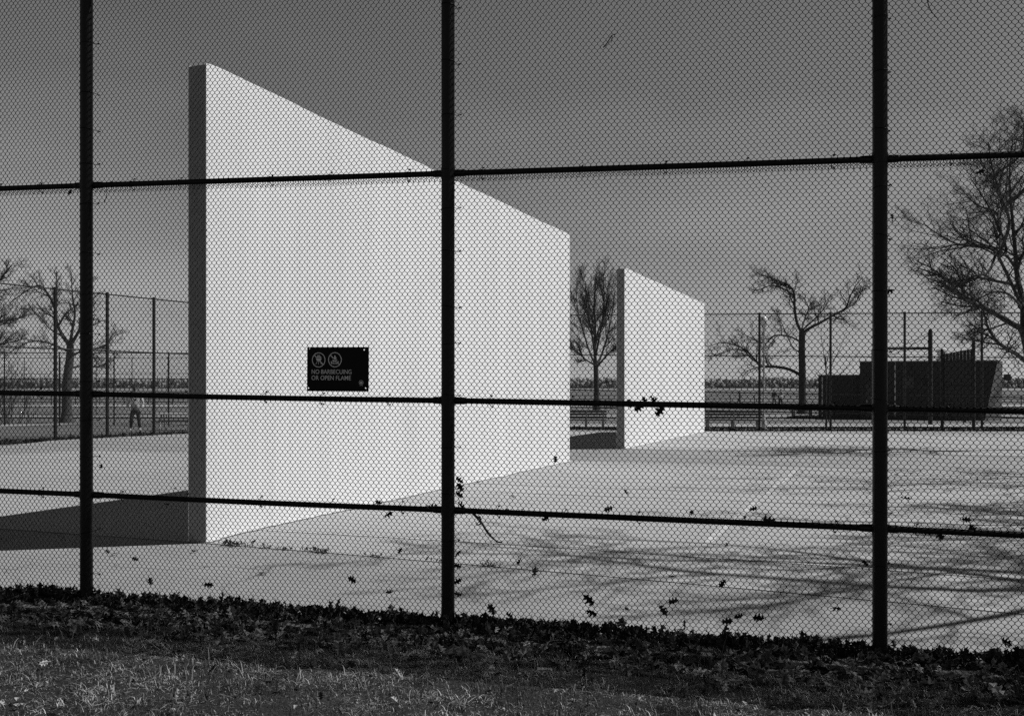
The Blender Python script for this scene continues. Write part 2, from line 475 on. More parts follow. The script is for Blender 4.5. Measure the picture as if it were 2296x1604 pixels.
# ------------------------------------------------------------------ handball walls
def wall(o, label):
    t = empty('handball_wall', (o.x, o.y, gzf(o.x, o.y)), math.atan2(WD.y, WD.x))
    tag(t, label, 'wall', 'white handball walls')
    zb = -0.25
    # local x along the wall, local y = left/back of it
    z1 = WH
    n = 130
    xs = [WL * i / n for i in range(n + 1)]
    wav = [0.006 * math.sin(x * 1.7) + 0.002 * math.sin(x * 5.1) - abs(random.gauss(0, 0.0015)) - (random.uniform(0.004, 0.014) if random.random() < 0.05 else 0) for x in xs]
    wav[0] -= 0.012; wav[1] -= 0.003
    def slab(nm, y0, y1, mat, drop, x_in, wv):
        m = MB()
        for i in range(n + 1):
            x = min(max(xs[i], x_in), WL - x_in)
            zt = z1 - drop + wv[i]
            m.v += [(x, y0, zb), (x, y1, zb), (x, y1, zt), (x, y0, zt)]
        for i in range(n):
            a = i * 4
            for q in range(4):
                r = (q + 1) % 4
                m.f.append((a + q, a + 4 + q, a + 4 + r, a + r))
        m.f.append((0, 1, 2, 3)); m.f.append((n * 4 + 3, n * 4 + 2, n * 4 + 1, n * 4))
        return m.build(nm, mat, t)
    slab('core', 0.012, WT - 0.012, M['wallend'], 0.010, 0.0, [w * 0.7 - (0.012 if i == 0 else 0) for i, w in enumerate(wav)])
    slab('painted_face', 0.0, 0.0117, M['wallpaint'], 0.004, 0.004, wav)
    slab('painted_face', WT - 0.0117, WT, M['wallpaint'], 0.010, 0.004, [w - 0.012 for w in wav[::-1]])
    return t
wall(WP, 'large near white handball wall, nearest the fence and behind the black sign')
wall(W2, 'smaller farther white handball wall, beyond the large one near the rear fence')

# ------------------------------------------------------------------ chain-link mesh
def chain_mesh(name, width, z0, z1, nw, qh, r, sides, shear=0.0, flat=0.14, depth=0.5, extra=None):
    """zigzag wires interlocked at every corner; nw wires over width; qh = half vertical pitch"""
    w = width / nw
    nh = int(round((z1 - z0) / qh))
    k = np.arange(nh + 1)
    zc = z0 + k * qh
    c = qh * flat
    zz = np.stack([zc - c, zc + c], 1).ravel()
    def lane(par):
        return ((k + par) % 2).astype(float)
    side = lane(0)
    a = r * 0.75
    an = np.arange(sides) * 2 * np.pi / sides
    rings = []
    for par in (0, 1):                       # neighbouring wires are mirror images, hooked at every corner
        xx = np.repeat(lane(par) * (w + 2 * a) - a, 2)
        up = (k + par) % 2 == 0
        yy = np.stack([np.where(up, r, -r), np.where(up, -r, r)], 1).ravel() * depth
        pts = np.stack([xx, yy, zz], 1)
        t = np.zeros_like(pts); t[1:-1] = pts[2:] - pts[:-2]; t[0] = pts[1] - pts[0]; t[-1] = pts[-1] - pts[-2]
        t /= np.linalg.norm(t, axis=1, keepdims=True)
        n = np.tile(np.array([[0, 1.0, 0]]), (len(pts), 1))
        b = np.cross(t, n); b /= np.linalg.norm(b, axis=1, keepdims=True)
        n = np.cross(b, t)
        rings.append(pts[:, None, :] + (b[:, None, :] * np.cos(an)[None, :, None] + n[:, None, :] * np.sin(an)[None, :, None]) * r)
    R = len(pts)
    V = np.stack([rings[q % 2] for q in range(nw)])
    V[..., 0] += (np.arange(nw) * w)[:, None, None]
    V[..., 0] += rng.normal(0, w * 0.012, nw)[:, None, None]
    bx, bz = V[..., 0].copy(), V[..., 2].copy()
    V[..., 0] += 0.0030 * np.sin(bz * 3.1 + bx * 1.3) + 0.0018 * np.sin(bz * 9.0 - bx * 5.0)
    V[..., 2] += 0.0035 * np.sin(bx * 3.7 + bz * 1.1) + 0.0020 * np.sin(bx * 11.0 + bz * 4.0)
    V[..., 1] += 0.0060 * np.sin(bx * 4.1) * np.sin(bz * 2.3)
    V[..., 2] += V[..., 0] * shear
    V = V.reshape(-1, 3)
    i = np.arange(sides); j = (i + 1) % sides
    q = np.stack([i, j, j + sides, i + sides], 1)
    one = (q[None] + (np.arange(R - 1) * sides)[:, None, None]).reshape(-1, 4)
    Fc = (one[None] + (np.arange(nw) * R * sides)[:, None, None]).reshape(-1, 4)
    if extra is not None:
        Fc = np.concatenate([Fc, extra[1] + len(V)]); V = np.concatenate([V, extra[0]])
    return np_mesh(name, V, Fc, smooth=True)

PR = 0.0495                                  # post radius
RH = [0.856, 1.6695, 3.356, 5.03]            # rail heights above the fence foot
def fz(x): return -0.21 + FSL * x

def near_fence():
    F0 = empty('chain_link_fence', (FO.x, FO.y, 0), math.atan2(FE.y, FE.x))
    tag(F0, 'tall black chain-link fence in front, the lawn at its foot', 'fence')
    ks = range(-2, 5)
    post = MB()
    post.tube([(0, 0, -0.25), (0, 0, 5.16)], PR, 28, True)
    post.lathe([(PR + 0.004, 5.12), (PR + 0.004, 5.17), (PR * 0.7, 5.21), (0.004, 5.225)], 20)
    pm = None
    for k in ks:
        if pm is None:
            po = post.build('post', M['fence'], F0, smooth=True); pm = po.data
        else:
            po = link('post', pm, None, F0)
        po.location = (k * BAY, 0, fz(k * BAY))
    yr = PR - 0.019
    for k in list(ks)[:-1]:
        x0 = k * BAY
        for h in RH:
            n = 14; pts = []
            sag = random.uniform(0.0, 0.006)
            for i in range(n + 1):
                x = x0 + BAY * i / n
                pts.append((x, yr, fz(x) + h - sag * math.sin(math.pi * i / n)))
            m = MB(); m.tube(pts, 0.0215, 14, False)
            m.build('rail', M['wear'], F0, smooth=True)
    # clamps where the rails meet the posts
    for k in ks:
        for h in RH:
            x = k * BAY; z = fz(x) + h
            m = MB()
            m.tube([(x - 0.125, yr, z + 0.0019), (x - 0.118, yr, z + 0.0018), (x, yr, z), (x + 0.118, yr, z - 0.0018), (x + 0.125, yr, z - 0.0019)], [0.024, 0.0262, 0.0285, 0.0262, 0.024], 16)
            m.tube([(x, 0, z - 0.034), (x, 0, z + 0.034)], PR + 0.0035, 24)
            m.tube([(x - 0.10, yr - 0.02, z), (x - 0.10, yr - 0.034, z)], 0.006, 8)
            m.tube([(x + 0.10, yr - 0.02, z), (x + 0.10, yr - 0.034, z)], 0.006, 8)
            m.build('rail_clamp', M['fence'], F0, smooth=True)
    lo = chain_mesh('wire_mesh', BAY, 0.035, RH[2] + 0.018, 146, 0.0258, 0.00225, 5, FSL)
    # knuckled lower edge of the upper sheet
    w = BAY / 146; V = []; S = []
    for i in range(146):
        if i % 2: continue
        x = i * w; z = RH[2] - 0.048 + FSL * x
        S.append((x - 0.001, 0.004, z + 0.002, x + 0.0035, -0.001, z - 0.006, 0.0026, 0.0026))
        S.append((x + 0.0035, -0.001, z - 0.006, x + 0.009, -0.004, z + 0.003, 0.0026, 0.0022))
    kv, kf = frusta(S, 5)
    up = chain_mesh('wire_mesh', BAY, RH[2] - 0.048, RH[3] + 0.015, 146, 0.0258, 0.00225, 5, FSL, extra=(kv, kf))
    for k in list(ks)[:-1]:
        for (me, dy) in ((lo, 0.0), (up, 0.0045)):
            o = link('wire_mesh', me, M['wire'], F0)
            o.location = (k * BAY, PR + 0.006 + dy, fz(k * BAY))
    # wire ties (the ones in view)
    def tie(pts, r=0.0023):
        m = MB(); m.tube(pts, r, 6)
        e = Vector(pts[-1]); d = Vector((random.uniform(-.5, .5), random.uniform(-.5, .5), random.uniform(-.5, .5)))
        m.tube([e, e + d * 0.016, e + d * 0.004 + Vector((0.011, 0, 0.004)), e - d * 0.012], 0.005, 6)
        m.build('wire_tie', M['wire'], F0, smooth=True)
    for k in (-1, 0, 1):
        x = k * BAY; z = 0.22
        while z < 4.6:
            dz = random.uniform(-0.012, 0.012); ln = random.uniform(0.006, 0.022)
            zz = fz(x) + z
            a = PR + 0.0025
            pts = [(x - a * 0.8, 0.068, zz - dz), (x - a, 0.03, zz - dz)]
            for i in range(9):
                an = math.pi + i * math.pi / 8
                pts.append((x + a * math.cos(an), a * math.sin(an), zz - dz + dz * 2 * i / 8))
            pts += [(x + a, 0.03, zz + dz), (x + a + 0.006, 0.06, zz + dz * 1.5), (x + a + ln, 0.066, zz + dz * 1.5 + random.uniform(-0.012, 0.008))]
            tie(pts)
            z += random.uniform(0.27, 0.42)
    for k in (-2, -1, 0, 1):
        for h in RH[:3]:
            for i in range(5):
                x = (k + (i + 0.6 + random.uniform(-.2, .2)) / 5.3) * BAY
                if not -4.6 < x < 4.1: continue
                z = fz(x) + h; a = 0.0235
                dx = random.uniform(0.002, 0.012)
                pts = [(x, 0.062, z - a - 0.004), (x, 0.05, z - a)]
                for j in range(9):
                    an = -math.pi / 2 - j * math.pi / 8
                    pts.append((x + dx * j / 8, yr + a * math.cos(an), z + a * math.sin(an)))
                pts += [(x + dx, 0.055, z + a), (x + dx * 1.4, 0.062, z + a + random.uniform(0.006, 0.02))]
                tie(pts)
                m = MB(); e = Vector((x, 0.062, z - a - 0.004))
                m.tube([e, e + Vector((0.008, 0.004, -0.013)), e + Vector((0.021, 0.002, -0.008)), e + Vector((0.014, 0, -0.022))], 0.0045, 6)
                m.build('wire_tie', M['wire'], F0, smooth=True) if i % 2 == 0 else None
    return F0
near_fence()

def fence_hit(u, v, yl=0.055):
    """point on the plane parallel to the fence at local depth yl seen at photo pixel (u, v)"""
    d = Vector(((u - U0) / F, 1.0, -(v - V0) / F))
    o = FO + FN * yl
    t = (o.x * FN.x + o.y * FN.y) / (d.x * FN.x + d.y * FN.y)
    return Vector((0, 0, EYE)) + d * t

# ------------------------------------------------------------------ sign on the fence
def sign():
    ys = PR + 0.006 - 0.009                   # just in front of the wire
    tl, tr = fence_hit(688.8, 777.7, ys), fence_hit(827, 777.5, ys)
    bl, br = fence_hit(687.6, 876.2, ys), fence_hit(825.7, 877.2, ys)
    c = (tl + tr + bl + br) / 4
    W = ((tr - tl).length + (br - bl).length) / 2; H = ((tl - bl).length + (tr - br).length) / 2
    s = empty('sign', c, math.atan2(FE.y, FE.x))
    ex = (tr - tl) + (br - bl)
    s.rotation_euler = (0, -math.atan2(ex.z, Vector((ex.x, ex.y)).length), math.atan2(FE.y, FE.x))
    tag(s, 'black rectangular notice about barbecuing and open flame wired to the fence', 'sign')
    holes = [(-0.457, 0.469, 0.0058), (0.425, 0.438, 0.0055), (-0.475, -0.43, 0.0055), (0.452, -0.425, 0.0058)]
    bm = bmesh.new()
    # plate with real drilled holes: outline + hole loops filled
    def loop(pts):
        vs = [bm.verts.new((p[0], 0, p[1])) for p in pts]
        return [bm.edges.new((vs[i], vs[(i + 1) % len(vs)])) for i in range(len(vs))]
    ed = []
    hw, hh, rc = W / 2, H / 2, 0.004
    out = []
    for (sx, sy, a0) in ((1, 1, 0), (-1, 1, 90), (-1, -1, 180), (1, -1, 270)):
        for i in range(4):
            a = math.radians(a0 + i * 30)
            out.append((sx * (hw - rc) + rc * math.cos(a), sy * (hh - rc) + rc * math.sin(a)))
    ed += loop(out)
    for (hx, hy, hr) in holes:
        ed += loop([(hx * W + hr * math.cos(i * math.pi / 6), hy * H + hr * math.sin(i * math.pi / 6)) for i in range(12)])
    bmesh.ops.triangle_fill(bm, edges=ed, use_beauty=True)
    g = bmesh.ops.extrude_face_region(bm, geom=list(bm.faces))
    bmesh.ops.translate(bm, verts=[e for e in g['geom'] if isinstance(e, bmesh.types.BMVert)], vec=(0, 0.0025, 0))
    bmesh.ops.recalc_face_normals(bm, faces=bm.faces)
    me = bpy.data.meshes.new('plate'); bm.to_mesh(me); bm.free()
    link('plate', me, M['sign'], s)
    # lettering; sx, sy measured in the close-up of the photograph (plate spans 462..1838 by 250..1240)
    def q(px, py): return ((px - 1150) / 1382 * W, -(py - 745) / 993 * H)
    def text(body, x0, x1, ybase, ytop, name='lettering'):
        cu = bpy.data.curves.new(name, 'FONT'); cu.body = body; cu.size = 1.0; cu.offset = 0.004
        to = bpy.data.objects.new(name, cu); COL.objects.link(to)
        dg = bpy.context.evaluated_depsgraph_get()
        me = bpy.data.meshes.new_from_object(to.evaluated_get(dg))
        bpy.data.objects.remove(to)
        co = np.zeros(len(me.vertices) * 3); me.vertices.foreach_get('co', co); co = co.reshape(-1, 3)
        lo, hi = co.min(0), co.max(0)
        (ax, az), (bx, bz) = q(x0, ybase), q(x1, ytop)
        new = np.zeros_like(co)
        new[:, 0] = ax + (co[:, 0] - lo[0]) / (hi[0] - lo[0]) * (bx - ax)
        new[:, 2] = az + (co[:, 1] - lo[1]) / (hi[1] - lo[1]) * (bz - az)
        new[:, 1] = -0.0012
        me.vertices.foreach_set('co', new.ravel().astype(np.float32)); me.update()
        link(name, me, M['signink'], s)
    text('NO BARBECUING', 567, 1462, 852, 754)
    text('OR OPEN FLAME', 563, 1450, 990, 890)
    text('NYC Parks', 1637, 1716, 1118, 1105)
    def poly(m, pts, y=-0.0012):
        base = len(m.v); m.v += [(q(*p)[0], y, q(*p)[1]) for p in pts]; m.f.append(tuple(range(base, base + len(pts))))
    def ring(m, cx, cy, rx, ry, wd, n=40):
        for i in range(n):
            a, b = i * 2 * math.pi / n, (i + 1) * 2 * math.pi / n
            poly(m, [(cx + (rx - wd) * math.cos(a), cy + (ry - wd) * math.sin(a)), (cx + rx * math.cos(a), cy + ry * math.sin(a)),
                     (cx + rx * math.cos(b), cy + ry * math.sin(b)), (cx + (rx - wd) * math.cos(b), cy + (ry - wd) * math.sin(b))])
    def bar(m, p, r, w, y=-0.0012):
        dx, dy = r[0] - p[0], r[1] - p[1]; l = math.hypot(dx, dy); nx, ny = -dy / l * w / 2, dx / l * w / 2
        poly(m, [(p[0] + nx, p[1] + ny), (r[0] + nx, r[1] + ny), (r[0] - nx, r[1] - ny), (p[0] - nx, p[1] - ny)], y)
    m = MB(); ring(m, 722, 537, 152, 168, 17)
    bar(m, (620, 425), (668, 480), 20); bar(m, (750, 565), (822, 640), 22)
    m.build('prohibition_ring', M['signink'], s)
    m = MB()
    poly(m, [(690, 430), (755, 430), (755, 445), (690, 445)]); bar(m, (698, 445), (698, 460), 8); bar(m, (747, 445), (747, 460), 8)
    poly(m, [(664, 487), (670, 470), (690, 458), (760, 458), (780, 470), (788, 487)])
    poly(m, [(662, 499), (788, 499), (783, 528), (765, 553), (745, 565), (702, 565), (682, 553), (667, 528)])
    bar(m, (695, 565), (654, 636), 10); bar(m, (722, 565), (722, 640), 10); bar(m, (748, 565), (790, 636), 8, -0.0014)
    m.build('barbecue_symbol', M['signink'], s)
    m = MB(); ring(m, 1088, 533, 152, 168, 17)
    bar(m, (985, 425), (1052, 500), 20); bar(m, (1120, 575), (1188, 638), 20)
    m.build('prohibition_ring', M['signink'], s)
    m = MB()
    poly(m, [(1056, 500), (1068, 478), (1078, 455), (1082, 425), (1098, 445), (1108, 470), (1106, 495), (1120, 478), (1124, 500), (1108, 530), (1080, 532)])
    bar(m, (1030, 542), (1150, 590), 18); bar(m, (1140, 538), (1034, 580), 18, -0.0014)
    poly(m, [(1000, 565), (1018, 565), (1018, 606), (1152, 606), (1152, 565), (1170, 565), (1170, 624), (1000, 624)])
    m.build('campfire_symbol', M['signink'], s)
    m = MB(); ring(m, 1677, 1043, 50, 54, 9, 24)
    for i in range(24):
        pass
    poly(m, [(1677, 1008), (1690, 1030), (1704, 1024), (1700, 1040), (1712, 1052), (1700, 1066), (1683, 1064), (1680, 1082), (1674, 1082), (1671, 1064), (1654, 1066), (1642, 1052), (1654, 1040), (1650, 1024), (1664, 1030)])
    m.build('park_emblem', M['signink'], s)
sign()

# ------------------------------------------------------------------ trees
def rnd_perp(d):
    a = Vector((random.gauss(0, 1), random.gauss(0, 1), random.gauss(0, 1)))
    a -= d * a.dot(d)
    return a.normalized() if a.length > 1e-6 else Vector((1, 0, 0))

def limb(segs, pts, r0, r1):
    n = len(pts) - 1
    for i in range(n):
        a, b = pts[i], pts[i + 1]
        segs.append((*a, *b, r0 + (r1 - r0) * i / n, r0 + (r1 - r0) * (i + 1) / n))

def wander(p, d, L, n, wob, lift):
    pts = [p.copy()]; d = d.normalized()
    for i in range(n):
        d = (d + rnd_perp(d) * random.uniform(0, wob) + Vector((0, 0, lift))).normalized()
        p = p + d * (L / n); pts.append(p.copy())
    return pts

def spline(pts, sub=4):
    out = []
    n = len(pts)
    for i in range(n - 1):
        p0, p1, p2, p3 = pts[max(i-1, 0)], pts[i], pts[i+1], pts[min(i+2, n-1)]
        for k in range(sub):
            t = k / sub
            out.append(0.5 * ((2*p1) + (p2-p0)*t + (2*p0-5*p1+4*p2-p3)*t*t + (3*p1-p0-3*p2+p3)*t**3))
    out.append(pts[-1].copy())
    return out

def sprout(thick, fine, pts, r0, r1, level, maxlev, cfg, start=0.2, Lc=None):
    """children along a limb"""
    n = len(pts) - 1
    tot = sum((pts[i+1] - pts[i]).length for i in range(n))
    L0 = Lc if Lc else tot * (cfg['ratio'] if level == 1 else cfg.get('ratio2', 0.52))
    cnt = max(2, int(cfg['num'][min(level, len(cfg['num']) - 1)] * (0.75 + 0.5 * random.random())))
    for c in range(cnt):
        t = start + (1 - start) * (c + random.random()) / cnt
        i = min(int(t * n), n - 1); f = t * n - i
        p = pts[i].lerp(pts[i+1], f)
        d = (pts[i+1] - pts[i]).normalized()
        ang = math.radians(random.uniform(*cfg['ang']))
        nd = d * math.cos(ang) + rnd_perp(d) * math.sin(ang)
        nd.y *= cfg.get('ydamp', 1.0)
        L = L0 * (1.15 - 0.65 * t) * random.uniform(0.6, 1.2)
        rb = max((r0 + (r1 - r0) * t) * random.uniform(0.45, 0.7), cfg['rmin'])
        re = max(rb * 0.35, cfg['rmin'] * 0.7)
        k = 5 if level < maxlev else 3
        q = wander(p, nd, L, k, cfg['wob'], cfg['lift'])
        limb(thick if rb > cfg['rthick'] else fine, q, rb, re)
        if level < maxlev:
            sprout(thick, fine, q, rb, re, level + 1, maxlev, cfg, 0.12)

def tree_obj(name, base, thick, fine, label, group=None, mt=None, mf=None, cat='tree', sides=(8, 3)):
    t = empty(name, base)
    tag(t, label, cat, group)
    inv = np.array([base[0], base[1], base[2]])
    for (sg, nm, m, sd) in ((thick, 'trunk', mt or M['bark'], sides[0]), (fine, 'crown', mf or M['twig'], sides[1])):
        if not sg: continue
        S = np.array(sg); S[:, 0:3] -= inv; S[:, 3:6] -= inv
        v, f = frusta(S, sd)
        link(nm, np_mesh(nm, v, f, smooth=True), m, t)
    return t

def px_path(px, Z, jz=0.0):
    out = []
    for i, q in enumerate(px):
        z = Z + (q[2] if len(q) > 2 else 0) + random.uniform(-jz, jz)
        out.append(P(q[0], q[1], z))
    return out

GRP = 'bare winter trees in the park'
def build_tree(name, label, Z, trunk, tr, limbs, cfg, lev=3, mt=None, jz=0.3):
    """trunk and limbs as photo polylines (u, v[, dZ]); limbs: (pts, r0, r1)"""
    thick, fine = [], []
    tp = px_path(trunk, Z)
    g = tp[0].copy(); tp[0].z = gzf(g.x, g.y) - 0.1
    base = Vector((tp[0].x, tp[0].y, gzf(g.x, g.y)))
    sp = spline(tp, 4)
    limb(thick, sp, tr[0], tr[1])
    # root flare
    thick.append((base.x, base.y, base.z - 0.1, base.x, base.y, base.z + 0.5, tr[0] * 1.5, tr[0] * 1.0))
    for (px, r0, r1) in limbs:
        pp = px_path(px, Z, jz)
        hub = min((Vector(sg[3:6]) for sg in thick), key=lambda h: (h - pp[0]).length)
        pp[0] = hub                                   # every limb starts on the wood it grows from
        q = spline(pp, 4)
        limb(thick, q, r0, r1)
        sprout(thick, fine, q, r0, r1, 1, lev, cfg, cfg.get('start', 0.25))
    return tree_obj(name, base, thick, fine, label, GRP, mt)

C1 = dict(num=[6, 9, 6, 4], ratio=0.42, ang=(25, 60), wob=0.35, lift=0.05, rmin=0.012, rthick=0.045)
# round vase-shaped tree between the walls
build_tree('bare_tree', 'upright bare tree with a rounded vase crown, seen in the gap between the white walls', 92,
    [(1337, 918), (1337, 880), (1336, 840), (1335, 815)], (0.26, 0.21),
    [([(1335, 818), (1333, 780), (1334, 730), (1332, 680), (1336, 615)], 0.16, 0.03),
     ([(1335, 820), (1322, 790, 2), (1308, 745, 3), (1296, 700, 3), (1290, 645, 3)], 0.11, 0.02),
     ([(1334, 822), (1312, 805, -2), (1290, 785, -2), (1272, 765, -3)], 0.09, 0.02),
     ([(1337, 822), (1350, 790, 2), (1362, 750, 2), (1372, 700, 3), (1378, 650, 3)], 0.12, 0.02),
     ([(1337, 824), (1356, 800, -2), (1374, 782, -2), (1396, 765, -3)], 0.09, 0.02),
     ([(1335, 800), (1325, 740, -3), (1316, 690, -3), (1312, 630, -3)], 0.10, 0.02),
     ([(1336, 800), (1346, 740, -3), (1354, 680, -4), (1352, 620, -4)], 0.10, 0.02)],
    dict(C1, num=[6, 18, 11, 9], ratio=0.40, ang=(18, 45), lift=0.12, rmin=0.0062), 3)
# pale leaning neighbour behind it
# broad crooked tree right of the second wall
build_tree('bare_tree', 'broad crooked bare tree with a long low limb, right of the farther wall', 78,
    [(1799, 925), (1798, 880), (1798, 830), (1797, 780), (1798, 740)], (0.30, 0.24),
    [([(1798, 745), (1786, 722), (1781, 690), (1779, 655), (1765, 638), (1740, 628), (1715, 618), (1695, 612)], 0.13, 0.025),
     ([(1779, 662), (1752, 645, 1), (1728, 640, 1), (1705, 648, 1), (1685, 650, 2)], 0.07, 0.02),
     ([(1798, 765), (1770, 754, -1), (1735, 752, -2), (1715, 770, -2), (1690, 760, -3), (1660, 745, -3)], 0.08, 0.02),
     ([(1797, 838), (1770, 828), (1740, 822), (1708, 820), (1692, 806), (1676, 788), (1655, 776), (1620, 768), (1590, 775)], 0.13, 0.02),
     ([(1676, 790), (1650, 782, 1), (1620, 790, 1), (1588, 800, 1)], 0.05, 0.015),
     ([(1798, 748), (1815, 735), (1840, 722), (1870, 705), (1895, 690), (1905, 665), (1918, 640), (1935, 620)], 0.13, 0.02),
     ([(1895, 692), (1915, 680, 1), (1930, 655, 1), (1940, 630, 1)], 0.06, 0.015),
     ([(1798, 742), (1805, 710, 2), (1812, 690, 2), (1800, 665, 2)], 0.08, 0.02),
     ([(1798, 742), (1825, 715, -2), (1848, 690, -2), (1862, 660, -3)], 0.07, 0.02),
     ([(1798, 790), (1775, 775, 3), (1750, 720, 3), (1738, 700, 4)], 0.06, 0.015)],
    dict(C1, num=[6, 15, 10, 9], ratio=0.30, ang=(25, 65), lift=0.07, rmin=0.0052, wob=0.5), 3)
# thin sapling beside the building
build_tree('bare_sapling', 'thin upright sapling with a few clinging leaves in front of the dark building', 47,
    [(1852, 955), (1851, 900), (1852, 850), (1850, 800)], (0.04, 0.03),
    [([(1850, 830), (1846, 790), (1840, 750), (1842, 715)], 0.02, 0.006),
     ([(1851, 850), (1868, 810, .5), (1885, 775, .5), (1895, 745, .5)], 0.02, 0.006),
     ([(1851, 860), (1880, 840, -.5), (1908, 815, -.5), (1925, 790, -.5)], 0.016, 0.006),
     ([(1851, 870), (1838, 850, -.4), (1826, 830, -.4)], 0.014, 0.005),
     ([(1851, 820), (1858, 785, -.3), (1862, 745, -.3)], 0.016, 0.006)],
    dict(C1, num=[4, 5, 4, 3], ratio=0.30, ang=(20, 50), lift=0.08, rmin=0.004, rthick=0.012), 2)
# big dark tree at the right edge
build_tree('bare_tree', 'big dark spreading bare tree at the right edge of the court', 27,
    [(2335, 985), (2328, 900), (2316, 840), (2305, 770), (2295, 735)], (0.20, 0.15),
    [([(2296, 745), (2262, 722), (2225, 700), (2185, 682), (2155, 665), (2125, 630), (2090, 612), (2055, 600)], 0.085, 0.012),
     ([(2185, 684), (2160, 660, .5), (2150, 622, .5), (2138, 600, 1), (2110, 575, 1)], 0.045, 0.010),
     ([(2322, 815), (2280, 795, -.5), (2240, 770, -1), (2215, 735, -1), (2205, 700, -1), (2195, 685, -1)], 0.065, 0.012),
     ([(2296, 735), (2293, 680, .5), (2280, 620, 1), (2275, 560, 1), (2268, 480, 1), (2262, 400, 1), (2270, 310, 1)], 0.10, 0.012),
     ([(2285, 640), (2250, 600, .5), (2225, 560, 0), (2180, 552, 0), (2140, 545, 0), (2095, 520, 0), (2070, 500, 0)], 0.05, 0.009),
     ([(2280, 600), (2255, 560, 1), (2235, 500, 1), (2205, 445, 1.5), (2175, 400, 1.5)], 0.05, 0.010),
     ([(2275, 560), (2262, 500, -1), (2240, 430, -1), (2222, 370, -1), (2215, 320, -1.5)], 0.05, 0.010),
     ([(2250, 605), (2215, 610, -.5), (2180, 620, -1), (2150, 640, -1), (2115, 655, -1)], 0.04, 0.009),
     ([(2272, 520), (2235, 480, 2), (2190, 460, 2), (2160, 430, 2)], 0.04, 0.009),
     ([(2275, 480), (2300, 420), (2330, 350), (2340, 280)], 0.06, 0.010),
     ([(2268, 480), (2240, 440, 1), (2225, 400, 1.5), (2210, 340, 2)], 0.035, 0.008),
     ([(2292, 680), (2262, 660, -1), (2225, 655, -1.5), (2190, 672, -2), (2150, 690, -2)], 0.04, 0.008),
     ([(2262, 400), (2285, 350, -1), (2295, 300, -1.5), (2290, 262, -2)], 0.03, 0.008),
     ([(2300, 720), (2345, 670), (2400, 620), (2450, 560)], 0.09, 0.012),
     ([(2298, 700), (2340, 600, 1), (2380, 500, 1), (2400, 400, 1)], 0.08, 0.012),
     ([(2262, 722), (2225, 735, 1), (2190, 745, 1), (2150, 752, 1)], 0.03, 0.008)],
    dict(C1, num=[7, 15, 11, 10], ratio=0.42, ang=(22, 62), lift=0.03, rmin=0.0022, rthick=0.02, wob=0.42), 3, M['bark'], 0.2)
# left trees
build_tree('bare_tree', 'bare forked tree behind the left fence post', 58,
    [(150, 915), (150, 860), (157, 800), (157, 770)], (0.30, 0.20),
    [([(157, 775), (142, 755), (128, 725), (122, 690), (108, 660), (88, 640), (60, 652), (20, 680)], 0.11, 0.02),
     ([(158, 770), (163, 735), (168, 700), (162, 660), (160, 610)], 0.10, 0.02),
     ([(159, 775), (175, 745), (190, 710), (200, 660), (210, 620)], 0.11, 0.02),
     ([(157, 800), (180, 788, -1), (205, 785, -1), (240, 770, -1), (262, 745, -1)], 0.07, 0.015),
     ([(155, 830), (190, 818, 1), (215, 822, 1), (240, 812, 1), (262, 795, 2)], 0.07, 0.015),
     ([(156, 790), (125, 775, 1), (95, 765, 1), (60, 768, 1), (20, 790, 1)], 0.07, 0.015),
     ([(142, 757), (110, 735, -1), (85, 705, -1), (60, 690, -1)], 0.05, 0.012),
     ([(122, 690), (124, 660), (128, 630), (120, 605)], 0.05, 0.012)],
    dict(C1, num=[6, 16, 10, 8], ratio=0.32, ang=(22, 60), lift=0.04, rmin=0.0042), 3, M['farbark'])
build_tree('bare_tree', 'large bare tree cut off by the left edge of the photograph', 66,
    [(-75, 920), (-72, 860), (-68, 790), (-66, 740)], (0.38, 0.28),
    [([(-66, 745), (-45, 700), (-20, 660), (5, 620), (30, 590)], 0.16, 0.02),
     ([(-66, 745), (-62, 680), (-55, 620), (-40, 560), (-20, 520)], 0.18, 0.02),
     ([(-64, 760), (-30, 735, 1), (0, 720, 1), (35, 715, 1), (60, 705, 1)], 0.12, 0.02),
     ([(-62, 790), (-30, 780, -1), (10, 770, -1), (50, 760, -1)], 0.10, 0.02),
     ([(-66, 740), (-90, 680), (-120, 600)], 0.15, 0.02)],
    dict(C1, num=[6, 18, 11, 8], ratio=0.36, ang=(22, 60), lift=0.05, rmin=0.0046), 3, M['farbark'])
# bare shrub below it
def shrub(u, Z, w, h, n, label):
    thick, fine = [], []
    b = P(u, 900, Z); z0 = gzf(b.x, b.y)
    base = Vector((b.x, b.y, z0))
    for i in range(n):
        a = random.uniform(0, 2 * math.pi); rr = random.uniform(0, w * 0.5)
        p = base + Vector((rr * math.cos(a), rr * math.sin(a) * 0.6, 0))
        d = Vector((random.gauss(0, 0.35), random.gauss(0, 0.3), 1))
        q = wander(p, d, h * random.uniform(0.6, 1.1), 6, 0.25, 0.02)
        limb(thick, q, 0.022, 0.008)
        sprout(thick, fine, q, 0.02, 0.007, 1, 2, dict(C1, num=[4, 7, 4], ratio=0.35, ang=(20, 55), rmin=0.006, rthick=0.012), 0.2)
    tree_obj('bare_shrub', base, thick, fine, label, None, M['farbark'], None, 'shrub', (5, 3))
shrub(10, 52, 3.2, 3.6, 26, 'tangled bare shrub at the left edge behind the rear fences')

